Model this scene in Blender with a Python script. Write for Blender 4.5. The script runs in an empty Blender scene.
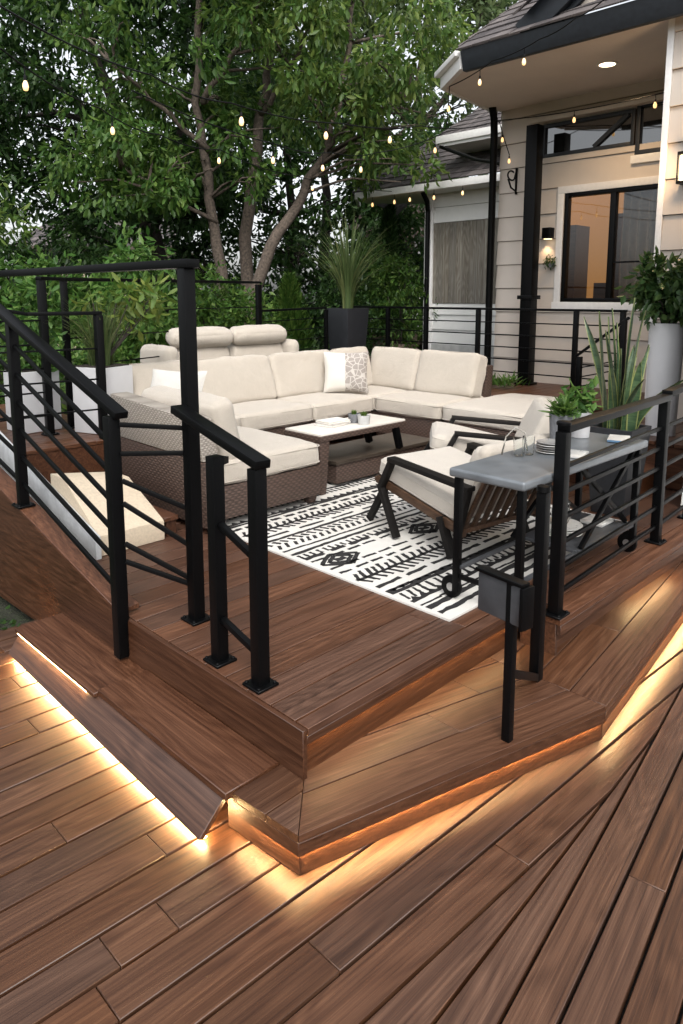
import bpy, bmesh, math, random
import numpy as np
from mathutils import Vector, Matrix, noise
random.seed(7); rng = np.random.default_rng(11)
R = math.radians; PI = math.pi
scene = bpy.context.scene
COL = scene.collection
U, S = 0.36, 0.165            # upper deck and step heights; X = right-back, Y = left-back

# ------------------------------------------------------------------ materials
def mat(name):
    m = bpy.data.materials.new(name); m.use_nodes = True
    nt = m.node_tree; nt.nodes.clear()
    out = nt.nodes.new('ShaderNodeOutputMaterial'); b = nt.nodes.new('ShaderNodeBsdfPrincipled')
    nt.links.new(b.outputs[0], out.inputs[0])
    return m, nt, b, out
def N(nt, t, **kw):
    n = nt.nodes.new('ShaderNode' + t)
    for k, v in kw.items():
        if hasattr(n, k): setattr(n, k, v)
        else: n.inputs[k].default_value = v
    return n
def L(nt, a, b): nt.links.new(a, b)
def ramp(nt, fac, stops):
    r = nt.nodes.new('ShaderNodeValToRGB'); e = r.color_ramp.elements
    while len(e) < len(stops): e.new(0.5)
    for i, (p, c) in enumerate(stops):
        e[i].position = p; e[i].color = (*c, 1)
    L(nt, fac, r.inputs[0]); return r.outputs[0]
def mth(nt, op, a, b=None, c=None):
    n = nt.nodes.new('ShaderNodeMath'); n.operation = op
    for i, v in enumerate((a, b, c)):
        if v is None: continue
        if isinstance(v, (int, float)): n.inputs[i].default_value = v
        else: L(nt, v, n.inputs[i])
    return n.outputs[0]
def vmul(nt, v, s):
    n = nt.nodes.new('ShaderNodeVectorMath'); n.operation = 'MULTIPLY'
    L(nt, v, n.inputs[0]); n.inputs[1].default_value = s; return n.outputs[0]
def noise_tex(nt, vec, scale, detail=4, rough=.55, dist=0):
    n = nt.nodes.new('ShaderNodeTexNoise'); n.inputs['Scale'].default_value = scale
    n.inputs['Detail'].default_value = detail; n.inputs['Roughness'].default_value = rough
    n.inputs['Distortion'].default_value = dist
    if vec is not None: L(nt, vec, n.inputs['Vector'])
    return n.outputs['Fac']
def bump(nt, b, h, strength=.3, dist=.01):
    n = nt.nodes.new('ShaderNodeBump'); n.inputs['Strength'].default_value = strength; n.inputs['Distance'].default_value = dist
    L(nt, h, n.inputs['Height']); L(nt, n.outputs[0], b.inputs['Normal'])
def mixc(nt, fac, a, b, mode='MIX'):
    n = nt.nodes.new('ShaderNodeMix'); n.data_type = 'RGBA'; n.blend_type = mode
    for i, v in ((0, fac), (6, a), (7, b)):
        if isinstance(v, (int, float)): n.inputs[i].default_value = v
        elif isinstance(v, tuple): n.inputs[i].default_value = (*v, 1)
        else: L(nt, v, n.inputs[i])
    return n.outputs[2]

def simple(name, col, rough=.6, metal=0, nscale=40, nvar=.15, bstr=0, coat=0):
    m, nt, b, o = mat(name)
    g = N(nt, 'NewGeometry')
    f = noise_tex(nt, g.outputs['Position'], nscale, 5)
    lo = tuple(c * (1 - nvar) for c in col); hi = tuple(min(1, c * (1 + nvar)) for c in col)
    L(nt, ramp(nt, f, [(.3, lo), (.7, hi)]), b.inputs['Base Color'])
    r = mth(nt, 'MULTIPLY_ADD', f, .25, rough - .12); L(nt, r, b.inputs['Roughness'])
    b.inputs['Metallic'].default_value = metal
    if coat: b.inputs['Coat Weight'].default_value = coat
    if bstr: bump(nt, b, f, bstr, .004)
    return m

def wood(name, ang, tint=(1, 1, 1), dark=1.0, rough=.46, vert=False):
    m, nt, b, o = mat(name)
    g = N(nt, 'NewGeometry')
    mp = N(nt, 'Mapping'); mp.vector_type = 'POINT'; L(nt, g.outputs['Position'], mp.inputs[0]); mp.inputs['Rotation'].default_value = (0, PI / 2, 0) if vert else (0, 0, -ang)
    rnd = g.outputs['Random Per Island']
    cmb = N(nt, 'CombineXYZ'); L(nt, mth(nt, 'MULTIPLY', rnd, 71.), cmb.inputs[0]); L(nt, mth(nt, 'MULTIPLY', rnd, 13.7), cmb.inputs[1]); L(nt, mth(nt, 'MULTIPLY', rnd, 29.), cmb.inputs[2])
    ad = N(nt, 'VectorMath', operation='ADD'); L(nt, mp.outputs[0], ad.inputs[0]); L(nt, cmb.outputs[0], ad.inputs[1])
    v = ad.outputs[0]
    warp = noise_tex(nt, vmul(nt, v, (.7, 5.0, 5.0)), 1, 2, .5)
    rings = mth(nt, 'MULTIPLY_ADD', mth(nt, 'SINE', mth(nt, 'MULTIPLY', warp, 95.)), .5, .5)
    streak = noise_tex(nt, vmul(nt, v, (.45, 85, 85)), 1, 5, .6)
    fine = noise_tex(nt, vmul(nt, v, (3.5, 300, 300)), 1, 3, .6)
    broad = noise_tex(nt, vmul(nt, v, (.8, 7, 7)), 1, 3, .5)
    f = mth(nt, 'ADD', mth(nt, 'MULTIPLY', streak, .62), mth(nt, 'ADD', mth(nt, 'MULTIPLY', rings, .10), mth(nt, 'MULTIPLY', fine, .34)))
    T = lambda c: tuple(c[i] * tint[i] * dark for i in range(3))
    c = ramp(nt, f, [(.32, T((.028, .0112, .0056))), (.45, T((.064, .029, .0150))), (.58, T((.098, .048, .0265))), (.74, T((.160, .084, .048)))])
    hsv = N(nt, 'HueSaturation'); L(nt, c, hsv.inputs['Color'])
    rn2 = mth(nt, 'FRACT', mth(nt, 'MULTIPLY', rnd, 7.31)); rn3 = mth(nt, 'FRACT', mth(nt, 'MULTIPLY', rnd, 23.7))
    L(nt, mth(nt, 'MULTIPLY_ADD', rn2, .36, .72), hsv.inputs['Value'])
    L(nt, mth(nt, 'MULTIPLY_ADD', rn3, .22, .87), hsv.inputs['Saturation'])
    c2 = mixc(nt, mth(nt, 'MULTIPLY', mth(nt, 'SUBTRACT', broad, .46), 1.0), hsv.outputs[0], T((.066, .034, .023)))
    L(nt, c2, b.inputs['Base Color'])
    L(nt, mth(nt, 'MULTIPLY_ADD', f, .35, rough - .20), b.inputs['Roughness'])
    b.inputs['Specular IOR Level'].default_value = .42
    bump(nt, b, mth(nt, 'ADD', streak, mth(nt, 'MULTIPLY', fine, .7)), .35, .0022)
    return m

def emis(name, col, strength):
    m, nt, b, o = mat(name)
    b.inputs['Base Color'].default_value = (.8, .7, .5, 1)
    b.inputs['Emission Color'].default_value = (*col, 1); b.inputs['Emission Strength'].default_value = strength
    return m

M = {}
M['wood_x'] = wood('deck_wood_x', 0, tint=(1.07, .98, .90), dark=.82)
M['wood_x2'] = wood('deck_wood_x_skew', math.atan(.135), tint=(1.07, .98, .90), dark=.82)
M['wood_x3'] = wood('deck_wood_x_skew_b', math.atan(-.05), tint=(1.07, .98, .90), dark=.82)
M['wood_y'] = wood('deck_wood_y', PI / 2, tint=(1.13, .96, .86), dark=.78)
M['wood_up'] = wood('deck_wood_upper', 0, tint=(1.1, .96, .90))
M['wood_upy'] = wood('deck_wood_upper_y', PI / 2, tint=(1.08, .92, .86), dark=.9)
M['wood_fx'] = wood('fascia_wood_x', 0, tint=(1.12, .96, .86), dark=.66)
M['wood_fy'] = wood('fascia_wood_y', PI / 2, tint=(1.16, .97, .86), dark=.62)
M['void'] = simple('under_deck_shade', (.012, .010, .009), .9)  # near-black colour standing in for the shade between and below boards
M['black'] = simple('black_powder_coat', (.0020, .0021, .0024), .38, 0, 300, .25, .05)
M['black'].node_tree.nodes['Principled BSDF'].inputs['Specular IOR Level'].default_value = .14
M['blackwood'] = simple('black_stained_wood', (.006, .005, .0045), .55, 0, 60, .4, .1)
M['blackwood'].node_tree.nodes['Principled BSDF'].inputs['Specular IOR Level'].default_value = .2
M['fasciablk'] = simple('black_fascia_paint', (.011, .014, .019), .5, 0, 20, .3)
def fabric(name, col, sc=900):
    m, nt, b, o = mat(name); g = N(nt, 'TexCoord')
    p = g.outputs['Object']
    w = noise_tex(nt, vmul(nt, p, (1, 1, 1)), sc, 2, .7); big = noise_tex(nt, p, 8, 4, .6, .6); mid = noise_tex(nt, p, 120, 3)
    f = mth(nt, 'ADD', mth(nt, 'MULTIPLY', w, .45), mth(nt, 'ADD', mth(nt, 'MULTIPLY', big, .3), mth(nt, 'MULTIPLY', mid, .25)))
    L(nt, ramp(nt, f, [(.3, tuple(c * .86 for c in col)), (.7, tuple(min(1, c * 1.06) for c in col))]), b.inputs['Base Color'])
    b.inputs['Roughness'].default_value = .92; b.inputs['Sheen Weight'].default_value = .25
    bump(nt, b, mth(nt, 'ADD', mth(nt, 'MULTIPLY', w, .35), big), .6, .016); return m
M['cream'] = fabric('cream_canvas', (.47, .42, .355))
M['cream2'] = fabric('pale_cream_canvas', (.50, .455, .395))
M['white_fab'] = fabric('white_linen', (.54, .52, .48))
def wicker(name, ca, cb, sc=1.0):
    m, nt, b, o = mat(name); g = N(nt, 'NewGeometry'); sp = N(nt, 'SeparateXYZ'); L(nt, g.outputs['Position'], sp.inputs[0])
    h = mth(nt, 'ADD', sp.outputs[0], sp.outputs[1]); z = sp.outputs[2]
    row = mth(nt, 'MULTIPLY', z, 2 * PI / .018 * sc); colm = mth(nt, 'MULTIPLY', h, 2 * PI / .052 * sc)
    hs = mth(nt, 'MULTIPLY', mth(nt, 'SINE', mth(nt, 'MULTIPLY', row, .5)), mth(nt, 'SINE', colm))
    strand = mth(nt, 'ABSOLUTE', mth(nt, 'SINE', mth(nt, 'MULTIPLY', row, .5)))
    n = noise_tex(nt, vmul(nt, g.outputs['Position'], (14, 14, 90)), 1, 4)
    f = mth(nt, 'ADD', mth(nt, 'MULTIPLY_ADD', hs, .22, .2), mth(nt, 'ADD', mth(nt, 'MULTIPLY', strand, .25), mth(nt, 'MULTIPLY', n, .35)))
    L(nt, ramp(nt, f, [(.2, ca), (.8, cb)]), b.inputs['Base Color']); b.inputs['Roughness'].default_value = .5
    bump(nt, b, f, .8, .006); return m
M['wicker'] = wicker('dark_brown_wicker', (.016, .010, .008), (.095, .060, .046))
M['wicker_pale'] = wicker('pale_grey_wicker', (.13, .11, .095), (.42, .38, .33), 1.25)
M['tabletop'] = simple('pale_stone_tabletop', (.66, .62, .56), .4, 0, 15, .08)
M['shelf'] = wood('grey_brown_shelf', 0, tint=(.6, .95, 1.3), dark=1.1)
M['chairwood'] = wood('weathered_chair_wood', PI / 2, tint=(.8, .9, .95), dark=1.0)
M['zinc'] = simple('grey_zinc_top', (.17, .185, .20), .34, .35, 8, .18)
M['greypanel'] = simple('dark_grey_panel', (.055, .058, .064), .45, .2, 14, .2)
M['conc'] = simple('grey_concrete', (.14, .145, .155), .8, 0, 45, .25, .2)
M['concrete_pale'] = simple('pale_weathered_concrete', (.42, .42, .41), .85, 0, 6, .2, .2)
M['whitepot'] = simple('white_glazed_planter', (.52, .52, .53), .5, 0, 5, .05)
M['blackpot'] = simple('black_resin_planter', (.013, .014, .017), .5, 0, 30, .3)
M['creambox'] = simple('cream_board', (.60, .50, .37), .75, 0, 60, .1, .15)
M['whitebox'] = simple('whitewashed_board', (.50, .52, .53), .75, 0, 12, .16, .2)
M['siding'] = simple('warm_grey_siding', (.58, .515, .45), .65, 0, 5, .035, .02)
M['backing'] = simple('siding_gap_shade', (.05, .045, .04), .9)  # dark wall colour shows in the lap gaps as painted lap shadow
M['siding_pale'] = simple('white_siding', (.72, .72, .70), .65, 0, 5, .04, .02)
M['trim'] = simple('white_trim', (.80, .79, .77), .55, 0, 20, .05)
M['soffit'] = simple('beige_soffit', (.74, .66, .60), .7, 0, 3, .04)
M['greyboard'] = wood('grey_weathered_board', 0, tint=(.80, 1.50, 2.25), dark=2.9, rough=.8, vert=True)
M['soil'] = simple('dark_soil', (.022, .016, .011), .95, 0, 60, .5, .8)
M['steel'] = simple('brushed_steel', (.5, .5, .5), .3, .9, 30, .1)
M['plate'] = simple('grey_stoneware', (.22, .215, .21), .3, 0, 40, .2)
M['plate_white'] = simple('white_stoneware', (.62, .61, .58), .3, 0, 40, .08)
M['paper'] = simple('book_paper', (.66, .63, .58), .7, 0, 90, .08)
M['bookcover'] = simple('grey_book_cover', (.42, .40, .38), .5, 0, 30, .1)
M['bluecover'] = simple('blue_grey_cover', (.10, .19, .30), .4, 0, 30, .2)
M['bark'] = simple('grey_brown_bark', (.085, .066, .052), .95, 0, 24, .55, .9)
M['bark_dark'] = simple('dark_bark', (.030, .024, .020), .95, 0, 24, .5, .9)
M['led'] = emis('warm_led_strip', (1, .64, .28), 150)
M['led_step'] = emis('warm_led_strip_step', (1, .66, .30), 250)
M['led_dim'] = emis('warm_led_strip_dim', (1, .64, .28), 30)
M['led_soft'] = emis('warm_led_strip_soft', (1, .68, .32), 30)
M['bulb'] = emis('warm_filament_bulb', (1, .58, .22), .75)
M['lamp_disc'] = emis('recessed_lamp_disc', (1, .76, .48), 4)
M['lamp_glass'] = emis('sconce_glass', (1, .74, .42), 1.6)
M['room'] = emis('glowing_room_wall', (1, .46, .13), .22)  # walls glow themselves, standing in for lamplight inside the room
M['room'].node_tree.nodes['Principled BSDF'].inputs['Base Color'].default_value = (.36, .22, .11, 1)
M['curtain'] = simple('taupe_curtain', (.62, .47, .36), .9, 0, 12, .1)

def glass_pane():
    m, nt, b, o = mat('window_glass'); nt.nodes.remove(b)
    gl = N(nt, 'BsdfGlossy'); gl.inputs['Roughness'].default_value = .015; gl.inputs['Color'].default_value = (.9, .95, 1, 1)
    tr = N(nt, 'BsdfTransparent'); tr.inputs['Color'].default_value = (.75, .76, .75, 1)
    fr = N(nt, 'Fresnel'); fr.inputs[0].default_value = 1.5
    mx = N(nt, 'MixShader'); L(nt, mth(nt, 'ADD', fr.outputs[0], .015), mx.inputs[0]); L(nt, tr.outputs[0], mx.inputs[1]); L(nt, gl.outputs[0], mx.inputs[2]); L(nt, mx.outputs[0], o.inputs[0])
    return m
M['glass'] = glass_pane()
def darkglass():
    m, nt, b, o = mat('dark_window_glass'); b.inputs['Base Color'].default_value = (.01, .011, .012, 1); b.inputs['Roughness'].default_value = .03; b.inputs['IOR'].default_value = 2.4
    return m
M['darkglass'] = darkglass()
def cupglass():
    m, nt, b, o = mat('drinking_glass'); b.inputs['Base Color'].default_value = (.95, .97, .97, 1); b.inputs['Roughness'].default_value = .02; b.inputs['Transmission Weight'].default_value = 1; b.inputs['IOR'].default_value = 1.3
    return m
M['cup'] = cupglass()
def shingle(name, cols, ang):
    m, nt, b, o = mat(name); g = N(nt, 'NewGeometry'); mp = N(nt, 'Mapping'); L(nt, g.outputs['Position'], mp.inputs[0])
    rnd = g.outputs['Random Per Island']; n = noise_tex(nt, g.outputs['Position'], 90, 4); n2 = noise_tex(nt, g.outputs['Position'], 1.3, 3)
    f = mth(nt, 'ADD', mth(nt, 'MULTIPLY', rnd, .5), mth(nt, 'ADD', mth(nt, 'MULTIPLY', n, .35), mth(nt, 'MULTIPLY', n2, .3)))
    L(nt, ramp(nt, f, [(.2, cols[0]), (.55, cols[1]), (.9, cols[2])]), b.inputs['Base Color']); b.inputs['Roughness'].default_value = .9
    bump(nt, b, n, .6, .006); return m
M['shingle'] = shingle('grey_brown_shingles', ((.035, .030, .032), (.085, .075, .075), (.15, .13, .125)), 0)
M['shingle_red'] = shingle('brown_red_shingles', ((.06, .038, .030), (.12, .08, .065), (.19, .14, .12)), 0)
def leaf(name, c0, c1, c2, rough=.45):
    m, nt, b, o = mat(name); g = N(nt, 'NewGeometry')
    L(nt, ramp(nt, g.outputs['Random Per Island'], [(0, c0), (.55, c1), (1, c2)]), b.inputs['Base Color'])
    b.inputs['Roughness'].default_value = rough; b.inputs['Specular IOR Level'].default_value = .35
    tl = N(nt, 'BsdfTranslucent'); L(nt, ramp(nt, g.outputs['Random Per Island'], [(0, tuple(x * 1.3 for x in c0)), (1, tuple(x * 1.3 for x in c2))]), tl.inputs[0])
    mx = N(nt, 'MixShader'); mx.inputs[0].default_value = .45; L(nt, b.outputs[0], mx.inputs[1]); L(nt, tl.outputs[0], mx.inputs[2]); L(nt, mx.outputs[0], o.inputs[0])
    return m
M['leaf_mid'] = leaf('mid_green_leaf', (.030, .078, .014), (.062, .135, .024), (.125, .195, .042))
M['leaf_light'] = leaf('yellow_green_leaf', (.048, .105, .020), (.088, .160, .032), (.175, .23, .055))
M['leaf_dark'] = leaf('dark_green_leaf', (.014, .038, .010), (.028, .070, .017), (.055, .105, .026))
M['leaf_shrub'] = leaf('fresh_shrub_leaf', (.034, .095, .018), (.072, .165, .032), (.14, .23, .055))
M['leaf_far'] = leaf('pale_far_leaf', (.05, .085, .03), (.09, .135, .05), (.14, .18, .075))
M['leaf_gloss'] = leaf('glossy_potted_leaf', (.022, .052, .016), (.045, .095, .028), (.095, .15, .05), .3)
M['leaf_yel'] = leaf('croton_leaf', (.055, .12, .018), (.10, .17, .03), (.20, .23, .05))
M['blade'] = leaf('ornamental_grass_blade', (.06, .10, .035), (.11, .16, .055), (.20, .22, .09))
def snake():
    m, nt, b, o = mat('snake_plant_leaf'); g = N(nt, 'NewGeometry'); uv = N(nt, 'TexCoord'); sp = N(nt, 'SeparateXYZ'); L(nt, uv.outputs['UV'], sp.inputs[0])
    e = mth(nt, 'ABSOLUTE', mth(nt, 'SUBTRACT', sp.outputs[0], .5))
    n = noise_tex(nt, vmul(nt, g.outputs['Position'], (6, 6, 60)), 1, 3)
    base = ramp(nt, n, [(.35, (.018, .045, .020)), (.65, (.060, .105, .045))])
    L(nt, mixc(nt, mth(nt, 'GREATER_THAN', e, .40), base, (.20, .22, .075)), b.inputs['Base Color']); b.inputs['Roughness'].default_value = .4
    return m
M['snake'] = snake()
def pattern_pillow():
    m, nt, b, o = mat('pillow_print'); g = N(nt, 'TexCoord'); p = g.outputs['Object']
    sp = N(nt, 'SeparateXYZ'); L(nt, p, sp.inputs[0])
    v = N(nt, 'TexVoronoi'); v.inputs['Scale'].default_value = 17; v.feature = 'DISTANCE_TO_EDGE'; L(nt, p, v.inputs['Vector'])
    line = mth(nt, 'LESS_THAN', v.outputs[0], .07); right = mth(nt, 'GREATER_THAN', sp.outputs[0], -.01)
    n = noise_tex(nt, p, 22, 3)
    k = mth(nt, 'MULTIPLY', right, mth(nt, 'ADD', mth(nt, 'MULTIPLY', line, -.5), mth(nt, 'ADD', .65, mth(nt, 'MULTIPLY', n, .3))))
    L(nt, mixc(nt, k, (.56, .53, .48), (.20, .17, .155)), b.inputs['Base Color']); b.inputs['Roughness'].default_value = .9
    return m
M['print'] = pattern_pillow()
def rugmat():
    m, nt, b, o = mat('ivory_rug'); g = N(nt, 'NewGeometry')
    n = noise_tex(nt, g.outputs['Position'], 420, 2); n2 = noise_tex(nt, g.outputs['Position'], 3, 4)
    f = mth(nt, 'ADD', mth(nt, 'MULTIPLY', n, .5), mth(nt, 'MULTIPLY', n2, .5))
    L(nt, ramp(nt, f, [(.3, (.52, .50, .46)), (.7, (.70, .68, .64))]), b.inputs['Base Color']); b.inputs['Roughness'].default_value = .95
    bump(nt, b, n, .5, .004); return m
M['rug'] = rugmat()
M['rug_ink'] = simple('black_rug_yarn', (.013, .012, .012), .95, 0, 300, .4, .5)
def groundmat():
    m, nt, b, o = mat('garden_ground'); g = N(nt, 'NewGeometry')
    n = noise_tex(nt, g.outputs['Position'], 1.2, 5); n2 = noise_tex(nt, g.outputs['Position'], 30, 5)
    f = mth(nt, 'ADD', mth(nt, 'MULTIPLY', n, .6), mth(nt, 'MULTIPLY', n2, .4))
    L(nt, ramp(nt, f, [(.35, (.014, .012, .009)), (.5, (.022, .026, .012)), (.65, (.035, .055, .016))]), b.inputs['Base Color']); b.inputs['Roughness'].default_value = .95
    bump(nt, b, n2, .8, .03); return m
M['ground'] = groundmat()

# ------------------------------------------------------------------ mesh builder
class MB:
    def __init__(s): s.v = []; s.f = []; s.m = []; s.uv = None
    def add(s, vs, fs, mi=0):
        o = len(s.v); s.v += [tuple(v) for v in vs]; s.f += [tuple(o + i for i in f) for f in fs]; s.m += [mi] * len(fs); return s
    def box(s, c, d, rz=0, mi=0):
        x, y, z = (k / 2 for k in d); ca, sa = math.cos(rz), math.sin(rz); vs = []
        for dz in (-z, z):
            for dx, dy in ((-x, -y), (x, -y), (x, y), (-x, y)):
                vs.append((c[0] + dx * ca - dy * sa, c[1] + dx * sa + dy * ca, c[2] + dz))
        return s.add(vs, [(3, 2, 1, 0), (4, 5, 6, 7), (0, 1, 5, 4), (1, 2, 6, 5), (2, 3, 7, 6), (3, 0, 4, 7)], mi)
    def b2(s, x0, x1, y0, y1, z0, z1, mi=0):
        return s.box(((x0 + x1) / 2, (y0 + y1) / 2, (z0 + z1) / 2), (x1 - x0, y1 - y0, z1 - z0), 0, mi)
    def prism(s, pts, z0, z1, mi=0):
        n = len(pts); a = sum(pts[i][0] * pts[(i + 1) % n][1] - pts[(i + 1) % n][0] * pts[i][1] for i in range(n))
        if a < 0: pts = pts[::-1]
        vs = [(p[0], p[1], z0) for p in pts] + [(p[0], p[1], z1) for p in pts]
        return s.add(vs, [tuple(range(n - 1, -1, -1)), tuple(range(n, 2 * n))] + [(i, (i + 1) % n, n + (i + 1) % n, n + i) for i in range(n)], mi)
    def hull(s, pts8, mi=0):
        return s.add(pts8, [(3, 2, 1, 0), (4, 5, 6, 7), (0, 1, 5, 4), (1, 2, 6, 5), (2, 3, 7, 6), (3, 0, 4, 7)], mi)
    def bar(s, p0, p1, w, h, up=(0, 0, 1), mi=0):
        p0, p1 = Vector(p0), Vector(p1); d = (p1 - p0).normalized(); up = Vector(up)
        if abs(d.dot(up)) > .99: up = Vector((1, 0, 0))
        sd = d.cross(up).normalized(); u = sd.cross(d).normalized(); vs = []
        for p in (p0, p1):
            for a, b_ in ((-1, -1), (1, -1), (1, 1), (-1, 1)): vs.append(p + sd * a * w / 2 + u * b_ * h / 2)
        return s.add(vs, [(0, 1, 2, 3), (7, 6, 5, 4), (1, 0, 4, 5), (2, 1, 5, 6), (3, 2, 6, 7), (0, 3, 7, 4)], mi)
    def tube(s, pts, r, n=8, mi=0, caps=True):
        pts = [Vector(p) for p in pts]; k = len(pts); rs = r if isinstance(r, (list, tuple)) else [r] * k
        vs = []; ref = None
        for i, p in enumerate(pts):
            d = (pts[min(i + 1, k - 1)] - pts[max(i - 1, 0)]).normalized()
            if ref is None: ref = d.orthogonal().normalized()
            ref = (ref - d * ref.dot(d)).normalized(); t = d.cross(ref)
            for j in range(n):
                a = 2 * PI * j / n; vs.append(p + (ref * math.cos(a) + t * math.sin(a)) * rs[i])
        fs = [(i * n + j, i * n + (j + 1) % n, (i + 1) * n + (j + 1) % n, (i + 1) * n + j) for i in range(k - 1) for j in range(n)]
        if caps: fs += [tuple(range(n - 1, -1, -1)), tuple((k - 1) * n + j for j in range(n))]
        return s.add(vs, fs, mi)
    def lathe(s, prof, c=(0, 0, 0), n=28, mi=0):
        vs = []; k = len(prof)
        for r, z in prof:
            for j in range(n): a = 2 * PI * j / n; vs.append((c[0] + r * math.cos(a), c[1] + r * math.sin(a), c[2] + z))
        fs = [(i * n + j, i * n + (j + 1) % n, (i + 1) * n + (j + 1) % n, (i + 1) * n + j) for i in range(k - 1) for j in range(n)]
        return s.add(vs, fs, mi)
    def build(s, name, m, parent=None, bevel=0, smooth=False, seg=2):
        me = bpy.data.meshes.new(name); off = Vector((0, 0, 0))
        if parent is not None and not parent.get('_local'):
            p = parent
            while p is not None: off += p.location; p = p.parent
        me.from_pydata([(v[0] - off.x, v[1] - off.y, v[2] - off.z) for v in s.v], [], s.f)
        for mm in (m if isinstance(m, (list, tuple)) else [m]): me.materials.append(mm)
        for p, mi in zip(me.polygons, s.m): p.material_index = mi
        if bevel:
            bm = bmesh.new(); bm.from_mesh(me)
            es = [e for e in bm.edges if len(e.link_faces) == 2 and e.calc_face_angle(0) > .6]
            bmesh.ops.bevel(bm, geom=es, offset=bevel, segments=seg, profile=.6, affect='EDGES', clamp_overlap=True)
            bm.to_mesh(me); bm.free()
        if smooth or bevel:
            me.polygons.foreach_set('use_smooth', [True] * len(me.polygons))
            if not (smooth == 'all'): me.set_sharp_from_angle(angle=R(38))
        o = bpy.data.objects.new(name, me); COL.objects.link(o)
        if parent is not None: o.parent = parent
        return o

def tag(o, label=None, cat=None, group=None, kind=None):
    for k, v in (('label', label), ('category', cat), ('group', group), ('kind', kind)):
        if v: o[k] = v
    return o
def thing(name, label, cat, loc=(0, 0, 0), group=None, rz=0, local=False):
    o = bpy.data.objects.new(name, None); COL.objects.link(o); o.location = loc; o.rotation_euler = (0, 0, rz)
    o.empty_display_size = .1
    if local: o['_local'] = 1
    return tag(o, label, cat, group)
def struct(o): o['kind'] = 'structure'; return o
def dup(root, loc, rz=0, label=None, scale=None):
    r = root.copy(); COL.objects.link(r); r.location = loc; r.rotation_euler = (0, 0, rz)
    if label: r['label'] = label
    if scale: r.scale = (scale,) * 3
    def rec(src, dst):
        for ch in [c for c in bpy.data.objects if c.parent == src]:
            d = ch.copy(); COL.objects.link(d); d.parent = dst; rec(ch, d)
    rec(root, r); return r

def cushion(w, d, h, r=.045, puff=.02, n=16, seed=0, wr=.006, taper=0):
    """rounded, slightly puffed cushion centred on 0; returns MB"""
    bm = bmesh.new(); mb = MB(); idx = {}
    t = np.linspace(-1, 1, n + 1); t = np.sign(t) * (1 - (1 - np.abs(t)) ** 1.7)
    hw = (w / 2, d / 2, h / 2); q = [[], []]
    def vert(u):
        key = tuple(round(k, 5) for k in u)
        if key in idx: return idx[key]
        p = [u[k] * hw[k] for k in range(3)]; inn = [max(-(hw[k] - r), min(hw[k] - r, p[k])) for k in range(3)]
        dv = Vector([p[k] - inn[k] for k in range(3)])
        if dv.length > 1e-9: dv = dv.normalized() * r
        p = [inn[k] + dv[k] for k in range(3)]
        f = [1 - u[k] ** 2 for k in range(3)]
        p[2] += math.copysign(1, u[2]) * abs(u[2]) ** .5 * puff * f[0] ** .6 * f[1] ** .6
        p[1] += u[1] * puff * .5 * f[0] ** .6; p[0] += u[0] * puff * .5 * f[1] ** .6
        if taper: p[1] *= 1 - taper * (u[2] * .5 + .5)
        nz = noise.noise(Vector((p[0] * 5 + seed * 3.1, p[1] * 5, p[2] * 5 + seed))) + .5 * noise.noise(Vector((p[0] * 14, p[1] * 14 + seed, p[2] * 14)))
        p = [p[k] + nz * wr * u[k] for k in range(3)]
        idx[key] = len(mb.v); mb.v.append(tuple(p)); return idx[key]
    for ax in range(3):
        for sg in (-1, 1):
            a, b_ = [k for k in range(3) if k != ax]
            for i in range(n):
                for j in range(n):
                    qd = []
                    for di, dj in ((0, 0), (1, 0), (1, 1), (0, 1)):
                        u = [0, 0, 0]; u[ax] = sg; u[a] = t[i + di]; u[b_] = t[j + dj]; qd.append(vert(u))
                    if (sg > 0) == (ax == 1): qd = qd[::-1]
                    mb.f.append(tuple(qd)); mb.m.append(0)
    return mb
def seam(w, d, z, r=.045, rad=.0045):
    """piping loop around a cushion"""
    pts = []
    for cx, cy, a0 in ((1, 1, 0), (-1, 1, 90), (-1, -1, 180), (1, -1, 270)):
        for k in range(5):
            a = R(a0 + k * 22.5); pts.append((cx * (w / 2 - r) + math.cos(a) * (r + .003), cy * (d / 2 - r) + math.sin(a) * (r + .003), z))
    pts.append(pts[0]); mb = MB(); mb.tube(pts, rad, 6, caps=False); return mb
def xf(mb, M4):
    mb.v = [tuple(M4 @ Vector(v)) for v in mb.v]; return mb
def mt(loc, rx=0, ry=0, rz=0):
    return Matrix.Translation(loc) @ Matrix.Rotation(rz, 4, 'Z') @ Matrix.Rotation(ry, 4, 'Y') @ Matrix.Rotation(rx, 4, 'X')
def put_cushion(name, parent, mtl, size, M4, seed=0, r=.045, puff=.02, pipe=True, wr=.006, label=None):
    o = xf(cushion(*size, r=r, puff=puff, seed=seed, wr=wr), M4).build(name, mtl, parent, smooth='all')
    if pipe:
        p = xf(seam(size[0], size[1], size[2] / 2 - r * .55, r), M4)
        p2 = xf(seam(size[0], size[1], -size[2] / 2 + r * .55, r), M4); o_ = len(p.v)
        p.add(p2.v, p2.f)
        q = MB(); q.v, q.f, q.m = p.v, p.f, p.m
        po = q.build('piping', mtl, None if o.parent is None else parent, smooth='all')
        po.parent = o
    return o
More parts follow.
